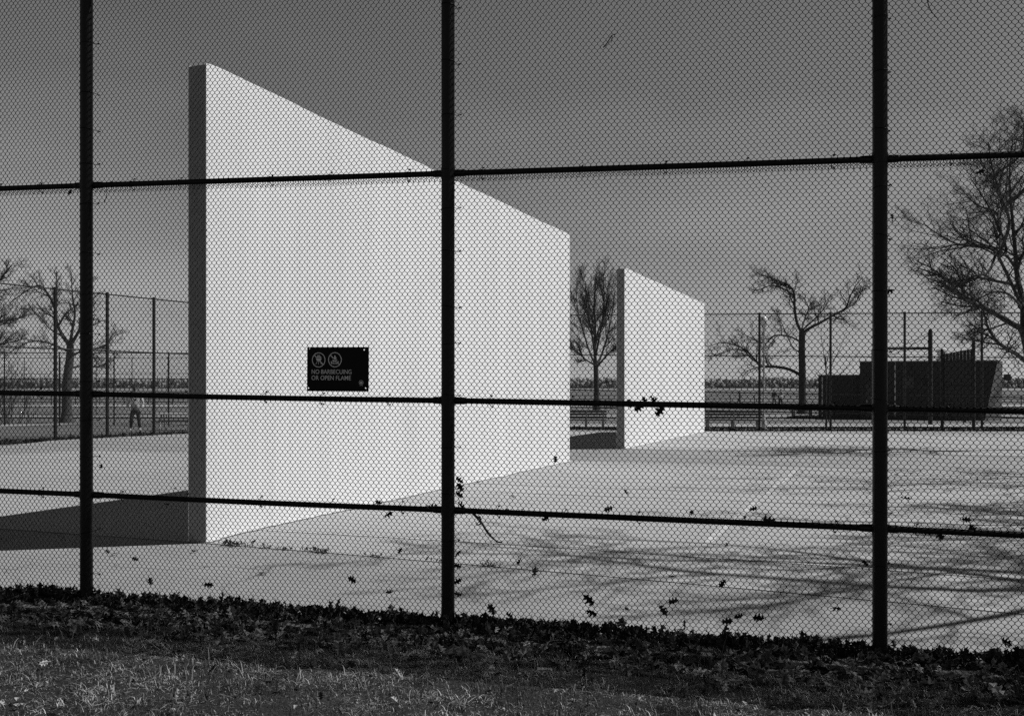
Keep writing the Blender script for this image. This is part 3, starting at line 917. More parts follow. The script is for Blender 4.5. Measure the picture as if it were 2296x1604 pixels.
# trees outside the frame on the sunny side: their branches shade the court
def shade_tree(x, y, h, label, seed):
    random.seed(seed)
    z0 = gzf(x, y); base = Vector((x, y, z0)); thick, fine = [], []
    tr = wander(base - Vector((0, 0, 0.1)), Vector((0, 0, 1)), h * 0.45, 5, 0.06, 0.1)
    limb(thick, tr, 0.16, 0.08)
    for i in range(9):
        a = i * 2 * math.pi / 8 + random.uniform(-.3, .3)
        d = Vector((math.cos(a), math.sin(a), random.uniform(0.5, 1.5)))
        q = wander(tr[-1 - (i % 2)], d, h * random.uniform(0.40, 0.58), 8, 0.28, 0.05)
        limb(thick, q, 0.055, 0.014)
        sprout(thick, fine, q, 0.05, 0.014, 1, 3, dict(C1, num=[6, 10, 7, 5], ratio=0.40, ang=(25, 60), rmin=0.009, rthick=0.02, wob=0.4), 0.2)
    tree_obj('bare_tree', base, thick, fine, label, GRP)
shade_tree(11.6, 11.6, 11.0, 'bare tree just outside the right edge, nearest the lawn, shading the court', 3)
shade_tree(14.2, 18.0, 12.0, 'bare tree outside the right edge beside the middle of the court', 5)
shade_tree(9.0, 8.9, 12.5, 'small bare tree outside the right edge beside the front fence', 9)
random.seed(11)

# ------------------------------------------------------------------ rear fences
def rear_fence(label, p0, d, bay, n0, n1, heights, slope, post_r, rail_r, z0, mesh_h, skip=(), group='rear chain-link fences', mat=None, wire=True):
    """p0: foot of post 0; posts n0..n1 along d"""
    mat = mat or M['farfence']
    Fo = empty('chain_link_fence', (p0[0], p0[1], z0), math.atan2(d[1], d[0]))
    tag(Fo, label, 'fence', group)
    pm = MB(); pm.tube([(0, 0, -0.3), (0, 0, heights[-1] + 0.06)], post_r, 8)
    data = None
    for k in range(n0, n1 + 1):
        if data is None: o = pm.build('post', mat, Fo, smooth=True); data = o.data
        else: o = link('post', data, None, Fo)
        o.location = (k * bay, 0, slope * k * bay)
    for h in heights:
        m = MB(); m.tube([(n0 * bay, post_r, slope * n0 * bay + h), (n1 * bay, post_r, slope * n1 * bay + h)], rail_r, 8)
        m.build('rail', mat, Fo, smooth=True)
    if wire:
        me = chain_mesh('wire_mesh', bay, 0.03, mesh_h, max(8, int(bay / 0.034)), 0.0415, 0.0022, 3, slope)
        for k in range(n0, n1):
            o = link('wire_mesh', me, M['farwire'], Fo); o.location = (k * bay, post_r + 0.03, slope * k * bay)
    return Fo
zrb = EYE - 1.86
rear_fence('tall rear chain-link fence behind the farther wall, benches just beyond it', FB0, FBD, 2.90, -9, 5, [0.87, 1.66, 3.24, 5.03], -0.016, 0.05, 0.022, zrb, 5.0)
rear_fence('tall rear chain-link fence slanting away left of the large wall', (LF0.x, LF0.y), LFD, 2.07, -7, 8, [1.7, 3.12, 5.03], 0.0, 0.055, 0.024, EYE - (1000 - V0) / F * 32.8, 4.95)
q = P(10, 950, 50)
rear_fence('medium-high rear fence crossing behind the left court, nearer of two', (q.x, q.y), (1, 0.02), 2.65, -3, 8, [0.55, 2.3, 3.55], 0.0, 0.035, 0.022, EYE - 1.83, 3.5)
q = P(-26, 930, 72)
rear_fence('low distant fence crossing far behind the left court', (q.x, q.y), (1, 0.0), 2.52, -2, 12, [0.9, 2.9, 4.0], 0.0, 0.028, 0.016, EYE - 1.87, 3.9, wire=False)

# promenade railing by the water
def railing():
    t = empty('promenade_railing', (0, 118.5, gzf(0, 118.5)))
    tag(t, 'long low promenade railing along the water beyond the trees', 'railing')
    for h in (0.35, 0.7, 1.1):
        m = MB(); m.tube([(-70, 0, h), (95, 0, h)], 0.035, 6); m.build('rail', M['farfence'], t)
    pm = MB(); pm.box(-0.04, -0.04, -0.1, 0.04, 0.04, 1.12)
    data = None
    for i in range(60):
        if data is None: o = pm.build('post', M['farfence'], t); data = o.data
        else: o = link('post', data, None, t)
        o.location = (-70 + i * 2.8, 0, 0)
railing()

# ------------------------------------------------------------------ benches and picnic table
def bench(nm, label, x, y, rz, L, nleg):
    t = empty(nm, (x, y, gzf(x, y)), rz)
    tag(t, label, 'bench', 'park benches behind the rear fence')
    # camera sees the back: local -y towards camera
    def board(y, z, hh, th, name):
        m = MB(); m.box(0, y, z, L, y + th, z + hh); m.build(name, M['benchwood'], t, bevel=0.006)
    back = MB()
    for z in (0.50, 0.63, 0.76): back.box(0, -0.03 - (z - .5) * 0.15, z, L, 0.01 - (z - .5) * 0.15, z + 0.095)
    back.build('backrest', M['benchwood'], t, bevel=0.006)
    seat = MB()
    for i in range(4): seat.box(0, 0.06 + i * 0.115, 0.40, L, 0.155 + i * 0.115, 0.445)
    seat.build('seat', M['benchwood'], t, bevel=0.006)
    for i in range(nleg):
        xx = 0.15 + (L - 0.3) * i / (nleg - 1)
        for (yy, nm2) in ((0.0, 'leg'), (0.42, 'leg')):
            m = MB(); m.box(xx - 0.05, yy, -0.05, xx + 0.05, yy + 0.10, 0.398); m.build(nm2, M['benchleg'], t, bevel=0.01)
        m = MB(); m.box(xx - 0.03, -0.075, 0.398, xx + 0.03, -0.035, 0.84); m.build('back_support', M['benchleg'], t, bevel=0.006)
def at(u, Z): return ((u - U0) / F * Z, Z)
x, y = at(1268, 46.6); bench('park_bench', 'dark slatted bench in the gap between the two white walls', x, y, -0.05, 1.85, 3)
x, y = at(1580, 46.2); bench('park_bench', 'dark slatted bench just right of the farther wall', x, y, -0.06, 2.55, 3)
x, y = at(1775, 68); bench('park_bench', 'small distant bench behind the crooked tree', x, y, 0.0, 2.6, 3)
def picnic(x, y, rz, label):
    t = empty('picnic_table', (x, y, gzf(x, y)), rz)
    tag(t, label, 'table')
    m = MB()
    for i in range(5): m.box(-0.9, -0.37 + i * 0.15, 0.72, 0.9, -0.23 + i * 0.15, 0.765)
    m.build('tabletop', M['litter'], t, bevel=0.005)  # pale colour paints the sunlight on the tabletop
    for s in (-1, 1):
        m = MB(); m.box(-0.9, s * 0.68 - 0.13, 0.42, 0.9, s * 0.68 + 0.13, 0.46); m.build('seat', M['benchwood'], t, bevel=0.005)
    for xx in (-0.6, 0.6):
        m = MB(); m.tube([(xx, -0.62, -0.02), (xx, -0.2, 0.72)], 0.035, 6); m.tube([(xx, 0.62, -0.02), (xx, 0.2, 0.72)], 0.035, 6)
        m.tube([(xx, -0.75, 0.40), (xx, 0.75, 0.40)], 0.03, 6); m.build('leg_frame', M['benchleg'], t)
x, y = at(396, 44.5); picnic(x, y, 0.1, 'sunlit-topped picnic table beyond the left fence beside the large wall')

# ------------------------------------------------------------------ lamp post
def lamp():
    x, y = at(1712, 49); z = gzf(x, y)
    t = empty('street_lamp', (x, y, z)); tag(t, 'slim pale park lamp post beside a rear fence post', 'street lamp')
    m = MB(); m.lathe([(0.12, -0.1), (0.12, 0.35), (0.075, 0.45), (0.055, 0.6), (0.045, 4.6), (0.07, 4.66), (0.07, 4.75)], 14); m.build('pole', M['paleM'], t, smooth=True)
    m = MB(); m.lathe([(0.08, 4.75), (0.15, 4.86), (0.19, 5.02), (0.17, 5.18), (0.10, 5.28), (0.03, 5.33)], 16); m.build('globe', M['globe'], t, smooth=True)
lamp()

# ------------------------------------------------------------------ building, frame and backstop at the right
def building():
    Z = 64.0
    p = P(1927, 932, Z); z0 = gzf(p.x, p.y)
    t = empty('park_building', (p.x, Z, z0), math.atan2(WN.y, WN.x)); tag(t, 'low dark flat-roofed park building behind the rear fence', 'building')
    def lx(u, y=0.0):                          # local x on the plane at local depth y
        k = (u - U0) / F
        ox, oy = p.x + WD.x * y, Z + WD.y * y
        return (k * oy - ox) / (WN.x - k * WN.y)
    H = 3.50; D = 6.0
    xt, xb, xe = lx(2236), lx(2206), lx(2246, 0.6)
    m = MB()
    # the right end is canted towards the sun, with a sloping edge
    v = [(0, 0, -0.2), (xb, 0, -0.2), (xe, 1.0, -0.2), (xe + 0.1, D, -0.2), (0, D, -0.2),
         (0, 0, H), (xt, 0, H), (xe, 0.3, H), (xe + 0.1, D, H), (0, D, H)]
    m.add(v, [(0, 1, 6, 5), (3, 4, 9, 8), (4, 0, 5, 9), (5, 6, 7, 8, 9), (0, 4, 3, 2, 1)])
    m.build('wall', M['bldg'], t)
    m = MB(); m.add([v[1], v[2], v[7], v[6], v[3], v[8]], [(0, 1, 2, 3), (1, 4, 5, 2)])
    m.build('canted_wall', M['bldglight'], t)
    m = MB(); m.box(-0.06, -0.10, H, xt + 0.03, D + 0.1, H + 0.07); r = m.build('roof', M['coping'], t, bevel=0.02)
    m = MB(); m.lathe([(0.36, 0), (0.36, 0.16), (0.28, 0.18), (0.28, 0.52), (0.42, 0.54), (0.38, 0.68), (0.2, 0.80), (0.05, 0.83)], 20, (lx(2112, 1.2), 1.2, H + 0.07))
    m.build('ventilator', M['globe'], r, smooth=True)
    xl = lx(1834, 0.5)
    m = MB(); m.box(xl, 0.5, -0.2, -0.005, D, 2.68); m.build('wing', M['bldg'], t)
    m = MB(); m.box(xl - 0.05, 0.42, 2.68, -0.006, D + 0.05, 2.74); m.build('wing_roof', M['coping'], t, bevel=0.01)
    for (u, yy, hh) in ((2006, -0.06, H), (1843, 0.44, 2.6)):
        xx = lx(u, yy)
        m = MB(); m.tube([(xx, yy, 0.1), (xx, yy, hh - 0.1), (xx, yy + 0.1, hh)], 0.04, 8); m.build('downpipe', M['paleM'], t, smooth=True)
    for (u0, u1, h) in ((1940, 1962, 2.15), (2108, 2132, 2.15)):
        m = MB(); m.box(lx(u0), -0.05, 0.0, lx(u1), 0.02, h); d = m.build('door', M['darkdoor'], t, bevel=0.01)
        m = MB(); m.box(lx(u0) + 0.06, -0.09, 1.0, lx(u0) + 0.10, -0.052, 1.14); m.build('handle', M['metal'], d)
    for u in (2022, 2064, 2148):
        m = MB(); m.box(lx(u), -0.04, 1.9, lx(u + 26), 0.01, 2.6); w = m.build('window_frame', M['darkdoor'], t)
        m = MB(); m.box(lx(u) + 0.06, -0.052, 1.96, lx(u + 26) - 0.06, -0.041, 2.54); m.build('pane', M['glass'], w)
    m = MB(); m.box(xe + 0.11, 0.6, 2.35, xe + 0.48, 0.95, 2.72); m.tube([(xe, 0.8, 2.5), (xe + 0.2, 0.8, 2.5)], 0.05, 6); m.build('floodlight', M['darkdoor'], t)
building()

def pole_frame():
    Z = 52.0
    a, b = P(1958, 953, Z), P(2085, 953, Z); z0 = gzf(a.x, a.y)
    t = empty('goal_frame', (a.x, Z, z0)); tag(t, 'tall dark two-post frame with a crossbar in front of the building', 'frame')
    w = b.x - a.x
    for (xx, h, nm) in ((0, 3.9, 'post'), (w, 4.85, 'post')):
        m = MB(); m.lathe([(0.11, -0.1), (0.11, h - 0.12), (0.07, h), (0.02, h + 0.02)], 12, (xx, 0, 0)); m.build(nm, M['farfence'], t, smooth=True)
    m = MB(); m.tube([(0, 0, 3.88), (w, 0, 3.88)], 0.07, 8); m.build('crossbar', M['farfence'], t)
    m = MB(); m.tube([(0, -0.02, 3.2), (w * 0.5, -0.02, 3.75), (w, -0.02, 4.6)], 0.012, 4); m.tube([(0, 0.02, 3.25), (w, 0.02, 4.7)], 0.012, 4); m.build('cable', M['farfence'], t)
    m = MB(); m.tube([(w * .3, 0, 2.5), (w, 0, 3.7)], 0.012, 4); m.build('cable', M['farfence'], t)
pole_frame()

def backstop():
    Z = 46.0
    a, b = P(2139, 970, Z), P(2182, 970, Z); z0 = gzf(a.x, a.y)
    t = empty('backstop', (a.x, Z, z0)); tag(t, 'dark boarded backstop screen with a slanting top behind the rear fence', 'backstop')
    w = b.x - a.x
    for (xx, yy, h) in ((0, 1.3, 3.55), (w, 0, 4.0)):
        m = MB(); m.tube([(xx, yy, -0.1), (xx, yy, h), (xx, yy, h + 0.12)], [0.075, 0.075, 0.03], 10); m.build('post', M['farfence'], t, smooth=True)
    m = MB(); n = 9
    for i in range(n):
        f0, f1 = i / n, (i + 0.94) / n
        lo = 0.35 + random.uniform(-0.1, 0.25)
        pts = []
        for f in (f0, f1):
            pts.append((w * f, 1.3 * (1 - f), 3.42 + 0.22 * f))
        th = Vector((0.02, 0.035, 0))
        v = [(pts[0][0], pts[0][1], lo), (pts[1][0], pts[1][1], lo), pts[1], pts[0]]
        v2 = [Vector(p) + th for p in v]
        m.add(v + v2, [(0, 1, 2, 3), (7, 6, 5, 4), (0, 4, 5, 1), (1, 5, 6, 2), (2, 6, 7, 3), (3, 7, 4, 0)])
    m.build('board_panel', M['darkboard'], t)
    m = MB()
    for z in (0.9, 2.0, 3.1): m.tube([(0, 1.36, z), (w, 0.06, z)], 0.04, 6)
    m.build('brace', M['farfence'], t)
backstop()

# ------------------------------------------------------------------ people
def skin_obj(name, V, E, R, mat, parent, sub=2, flat=None):
    me = bpy.data.meshes.new(name); me.from_pydata([tuple(v) for v in V], E, []); me.update()
    o = link(name, me, mat, parent)
    sk = o.modifiers.new('skin', 'SKIN')
    sk.use_smooth_shade = True
    layer = me.skin_vertices[0] if me.skin_vertices else None
    if layer is None:
        bm = bmesh.new(); bm.from_mesh(me); bm.verts.layers.skin.verify(); bm.to_mesh(me); bm.free(); layer = me.skin_vertices[0]
    for i, r in enumerate(R):
        layer.data[i].radius = r if isinstance(r, tuple) else (r, r)
    layer.data[0].use_root = True
    ss = o.modifiers.new('sub', 'SUBSURF'); ss.levels = sub; ss.render_levels = sub
    return o

def person(label, x, y, rz, h, top_m, leg_m, shoe_m, hair_m, stride=0.16, arm=(0.12, 0.0), group=None):
    t = empty('person', (x, y, gzf(x, y) + 0.01), rz); tag(t, label, 'person', group)
    k = h / 1.75
    hips, chest = Vector((0, 0, 0.92)), Vector((0, 0.01, 1.36))
    J = [hips, Vector((0, 0, 1.10)), chest, Vector((0, 0.0, 1.50)), Vector((0, -0.01, 1.58)), Vector((0, -0.02, 1.66)), Vector((0, -0.015, 1.73))]
    R = [(0.15, 0.105), (0.135, 0.10), (0.165, 0.11), (0.06, 0.06), (0.062, 0.07), (0.072, 0.092), (0.06, 0.075)]
    E = [(0, 1), (1, 2), (2, 3), (3, 4), (4, 5), (5, 6)]
    arms = []; legs = []
    for s in (-1, 1):
        sh = Vector((s * 0.19, 0.0, 1.42)); el = Vector((s * (0.24 + arm[0] * 0.4), 0.03 - arm[1] * 0.3, 1.13)); wr = Vector((s * (0.22 + arm[0] * 0.4), -0.06 - arm[1], 0.90 + arm[1] * 0.5))
        n = len(J); J += [sh, el, wr]; R += [0.058, 0.042, 0.030]; E += [(2, n), (n, n + 1), (n + 1, n + 2)]
        hb = len(J); hd = (wr - el).normalized()
        J += [wr + hd * 0.05, ]; R += [(0.040, 0.018)]; E += [(n + 2, hb)]
        for fi in range(4):
            off = Vector((0, (fi - 1.5) * 0.018, 0))
            f0 = len(J); ln = (0.034, 0.040, 0.038, 0.030)[fi]
            J += [wr + hd * 0.085 + off, wr + hd * (0.085 + ln) + off + Vector((-s * 0.008, 0, 0)), wr + hd * (0.085 + ln * 1.7) + off + Vector((-s * 0.022, 0, 0))]
            R += [0.010, 0.009, 0.007]; E += [(hb, f0), (f0, f0 + 1), (f0 + 1, f0 + 2)]
        f0 = len(J); J += [wr + hd * 0.04 + Vector((-s * 0.005, -0.035, 0)), wr + hd * 0.075 + Vector((-s * 0.01, -0.05, 0))]; R += [0.011, 0.008]; E += [(hb, f0), (f0, f0 + 1)]
        arms.append((sh, el, wr))
        hp = Vector((s * 0.095, 0, 0.88)); kn = Vector((s * (0.10 + stride * 0.35), -0.03, 0.49)); an = Vector((s * (0.10 + stride * 0.7), 0.01, 0.09)); to = an + Vector((s * 0.04, -0.13, -0.05))
        n = len(J); J += [hp, kn, an, to]; R += [0.085, 0.058, 0.038, (0.036, 0.026)]; E += [(0, n), (n, n + 1), (n + 1, n + 2), (n + 2, n + 3)]
        legs.append((hp, kn, an, to))
    S = lambda vs: [v * k for v in vs]
    sc_r = lambda rs: [tuple(a * k for a in r) if isinstance(r, tuple) else r * k for r in rs]
    skin_obj('body', S(J), E, sc_r(R), M['skin'], t, 2)
    # face: nose, ears, eyes and mouth
    m = MB(); m.tube([Vector((0, -0.095, 1.665)) * k, Vector((0, -0.122, 1.635)) * k, Vector((0, -0.10, 1.625)) * k], [0.006, 0.014, 0.008], 6); m.build('nose', M['skin'], t, smooth=True)
    for s in (-1, 1):
        m = MB(); m.lathe([(0.004, -0.03), (0.016, -0.015), (0.018, 0.01), (0.006, 0.03)], 8, (s * 0.076 * k, -0.01 * k, 1.65 * k)); m.build('ear', M['skin'], t, smooth=True)
        m = MB(); m.lathe([(0.002, -0.008), (0.011, 0), (0.002, 0.008)], 8, (s * 0.028 * k, -0.098 * k, 1.668 * k)); m.build('eye', M['hair'], t, smooth=True)
    m = MB(); m.tube([Vector((-0.022, -0.092, 1.598)) * k, Vector((0, -0.10, 1.596)) * k, Vector((0.022, -0.092, 1.598)) * k], 0.005, 6); m.build('mouth', M['hair'], t)
    # hair cap
    m = MB(); m.lathe([(0.088, -0.03), (0.092, 0.02), (0.08, 0.065), (0.05, 0.092), (0.01, 0.10)], 16, (0, 0.012 * k, 1.69 * k)); m.build('hair', hair_m, t, smooth=True)
    # clothes: slightly larger skins
    a = [Vector((0, 0.0, 0.90)), Vector((0, 0, 1.10)), chest, Vector((0, 0.01, 1.48))]
    ra = [(0.175, 0.13), (0.16, 0.125), (0.185, 0.135), (0.095, 0.09)]
    e = [(0, 1), (1, 2), (2, 3)]
    for (sh, el, wr) in arms:
        n = len(a); a += [sh, el, wr - (wr - el).normalized() * 0.01]; ra += [0.075, 0.058, 0.046]; e += [(2, n), (n, n + 1), (n + 1, n + 2)]
    skin_obj('hooded_top', S(a), e, sc_r(ra), top_m, t, 2)
    a = [Vector((0, 0, 0.95)), Vector((0, 0, 0.88))]; ra = [(0.165, 0.12), (0.17, 0.125)]; e = [(0, 1)]
    for (hp, kn, an, to) in legs:
        n = len(a); a += [hp - Vector((0, 0, 0.06)), kn, an + Vector((0, 0, 0.03))]; ra += [0.105, 0.078, 0.060]; e += [(1, n), (n, n + 1), (n + 1, n + 2)]
    skin_obj('trousers', S(a), e, sc_r(ra), leg_m, t, 2)
    for (hp, kn, an, to) in legs:
        skin_obj('shoe', S([an + Vector((0, 0.03, -0.03)), an + Vector((0, -0.03, -0.035)), to + Vector((0, 0, 0.0))]), [(0, 1), (1, 2)], sc_r([(0.045, 0.05), (0.05, 0.05), (0.048, 0.038)]), shoe_m, t, 2)
x, y = at(303, 40.2)
person('person in a light top, dark trousers and white shoes standing on the left court', x, y, 0.25, 1.72, M['top'], M['pants'], M['shoe'], M['hair'], 0.10)
x, y = at(1735, 106); person('small distant person in dark clothes by the railing, left of the crooked tree', x, y, 2.6, 1.75, M['darktop'], M['pants'], M['pants'], M['hair'], 0.1, (0.0, 0.2))
x, y = at(1750, 104); person('small distant person in a pale top by the railing, next to the crooked tree', x, y, -0.9, 1.78, M['top'], M['pants'], M['shoe'], M['hair'], 0.1, (0.1, 0.3))
x, y = at(1658, 98); person('small distant walker in dark clothes with a pale cap beyond the bench', x, y, 1.4, 1.7, M['darktop'], M['pants'], M['shoe'], M['litter'], 0.25)

# ------------------------------------------------------------------ dead leaves
OAK = [(0, 0), (0.05, 0.10), (0.18, 0.14), (0.26, 0.22), (0.14, 0.28), (0.12, 0.36), (0.30, 0.42), (0.36, 0.52), (0.20, 0.54), (0.13, 0.62), (0.26, 0.70), (0.24, 0.80), (0.12, 0.82), (0.08, 0.90), (0, 1.0)]
def leaf_geo(size, curl, twist):
    """lobed leaf with a midrib strip and a stalk: verts, faces"""
    V = []; Fc = []
    n = len(OAK)
    for (x, y) in OAK: V.append((0, y))                 # midrib
    for s in (-1, 1):
        b = len(V)
        for (x, y) in OAK: V.append((s * x, y + 0.04 * x))
        for i in range(n - 1):
            Fc.append((i, i + 1, b + i + 1, b + i))
    b = len(V)
    V += [(-0.012, -0.25), (0.012, -0.25), (0.014, 0.02), (-0.014, 0.02)]; Fc.append((b, b + 1, b + 2, b + 3))
    out = []
    for (x, y) in V:
        z = curl * (x * x * 2.2) + curl * 0.7 * (y - 0.4) ** 2 + 0.03 * math.sin(9 * y + 7 * x)
        a = twist * (y - 0.5)
        out.append((size * (x * math.cos(a) - z * math.sin(a)), size * y, size * (x * math.sin(a) + z * math.cos(a))))
    return np.array(out), np.array(Fc)

def rot_random(tilt):
    """random heading, random tilt up to tilt"""
    return (Matrix.Rotation(random.uniform(0, 2 * math.pi), 3, 'Z') @ Matrix.Rotation(random.gauss(0, tilt), 3, 'X') @ Matrix.Rotation(random.gauss(0, tilt), 3, 'Y'))

def scatter_leaves(name, label, n, sampler, size, tilt, shade, lift, kind='stuff'):
    Vs, Fs, Sh = [], [], []; c = 0
    protos = [leaf_geo(1.0, random.uniform(-0.9, 0.9), random.uniform(-0.8, 0.8)) for _ in range(14)]
    for i in range(n):
        v, f = random.choice(protos)
        R = np.array(rot_random(tilt)); s = random.uniform(*size)
        p, h = sampler()
        w = (v - np.array([0, 0.4, 0])) * s @ R.T
        w[:, 2] += -w[:, 2].min() * lift
        Vs.append(w + np.array([p.x, p.y, gzf(p.x, p.y) + h])); Fs.append(f + c); c += len(v)
        Sh.append(np.full(len(v), random.uniform(*shade) * (1 if random.random() > 0.1 else 1.8)))
    o = link(name, np_mesh(name, np.concatenate(Vs), np.concatenate(Fs), np.concatenate(Sh)), M['leaf'])
    tag(o, label, 'leaves', kind=kind)
    return o

def s_fence():
    x = random.uniform(-4.9, 4.6)
    amp = 0.5 + 0.5 * math.sin(x * 2.1 + 1.0) * math.sin(x * 0.9)
    y = random.gauss(0.0, 0.095)
    rag = 0.5 + 0.5 * math.sin(x * 7.3 + 2 * math.sin(x * 2.9))
    hmax = (0.006 + 0.040 * amp + 0.040 * rag * rag) * math.exp(-(y / 0.11) ** 2)
    return FO + FE * x + FN * y, random.uniform(-0.01, hmax)
scatter_leaves('leaf_litter', 'backlit dark drift of dead oak leaves heaped along the foot of the fence', 4000, s_fence, (0.05, 0.12), 0.85, (0.018, 0.055), 0.45)  # leaf tones lowered to paint in the shade of the backlit pile
def s_band():
    x = random.uniform(-5, 4.6)
    y = -abs(random.gauss(0.15, 0.36)) - 0.12
    return FO + FE * x + FN * y, random.uniform(0.005, 0.03)
scatter_leaves('leaf_litter', 'scattered dead leaves on the shaded grass in front of the fence', 1900, s_band, (0.07, 0.13), 0.5, (0.025, 0.26), 0.3)
def s_lawn():
    x = random.uniform(-4.5, 4.2)
    y = random.uniform(-2.9, -0.8)
    return FO + FE * x + FN * y, random.uniform(0.02, 0.045)
scatter_leaves('leaf_litter', 'few crumpled pale leaves lying on the sunlit lawn', 420, s_lawn, (0.02, 0.075), 0.8, (0.04, 0.40), 0.2)
def s_rear():
    t = random.uniform(-22, 14)
    q = FB0 + FBD * t
    return Vector((q.x + random.gauss(0, 0.06), q.y + random.gauss(0.0, 0.14))), random.uniform(-0.02, 0.06)
scatter_leaves('leaf_litter', 'thin dark line of leaves along the foot of the rear fence', 3000, s_rear, (0.10, 0.20), 0.7, (0.03, 0.08), 0.5)
def s_left():
    t = random.uniform(-12, 12)
    return Vector((LF0.x + LFD.x * t + random.gauss(0, 0.1), LF0.y + LFD.y * t + random.gauss(0, 0.1))), random.uniform(-0.02, 0.04)
scatter_leaves('leaf_litter', 'thin dark line of leaves along the foot of the left rear fence', 1800, s_left, (0.09, 0.18), 0.7, (0.03, 0.09), 0.5)
def s_court():
    x = random.uniform(-6, 9); y = random.uniform(9, 30)
    return Vector((x, y)), 0.014
scatter_leaves('leaf_litter', 'few dry leaves lying on the court surface', 70, s_court, (0.05, 0.10), 0.4, (0.04, 0.12), 0.6)
def s_weed():
    t = random.choice([0.25, 0.32, 0.4, 0.75, 0.95, 1.3, 1.35, 1.9, 2.6, 3.1]) + random.gauss(0, 0.06)
    q = WP + WN * t + WD * (-0.02 + random.gauss(0, 0.02))
    return q, random.uniform(0, 0.03)
scatter_leaves('weeds', 'low dry weeds in the joint at the near foot of the large wall', 170, s_weed, (0.02, 0.05), 0.9, (0.05, 0.16), 0.6)

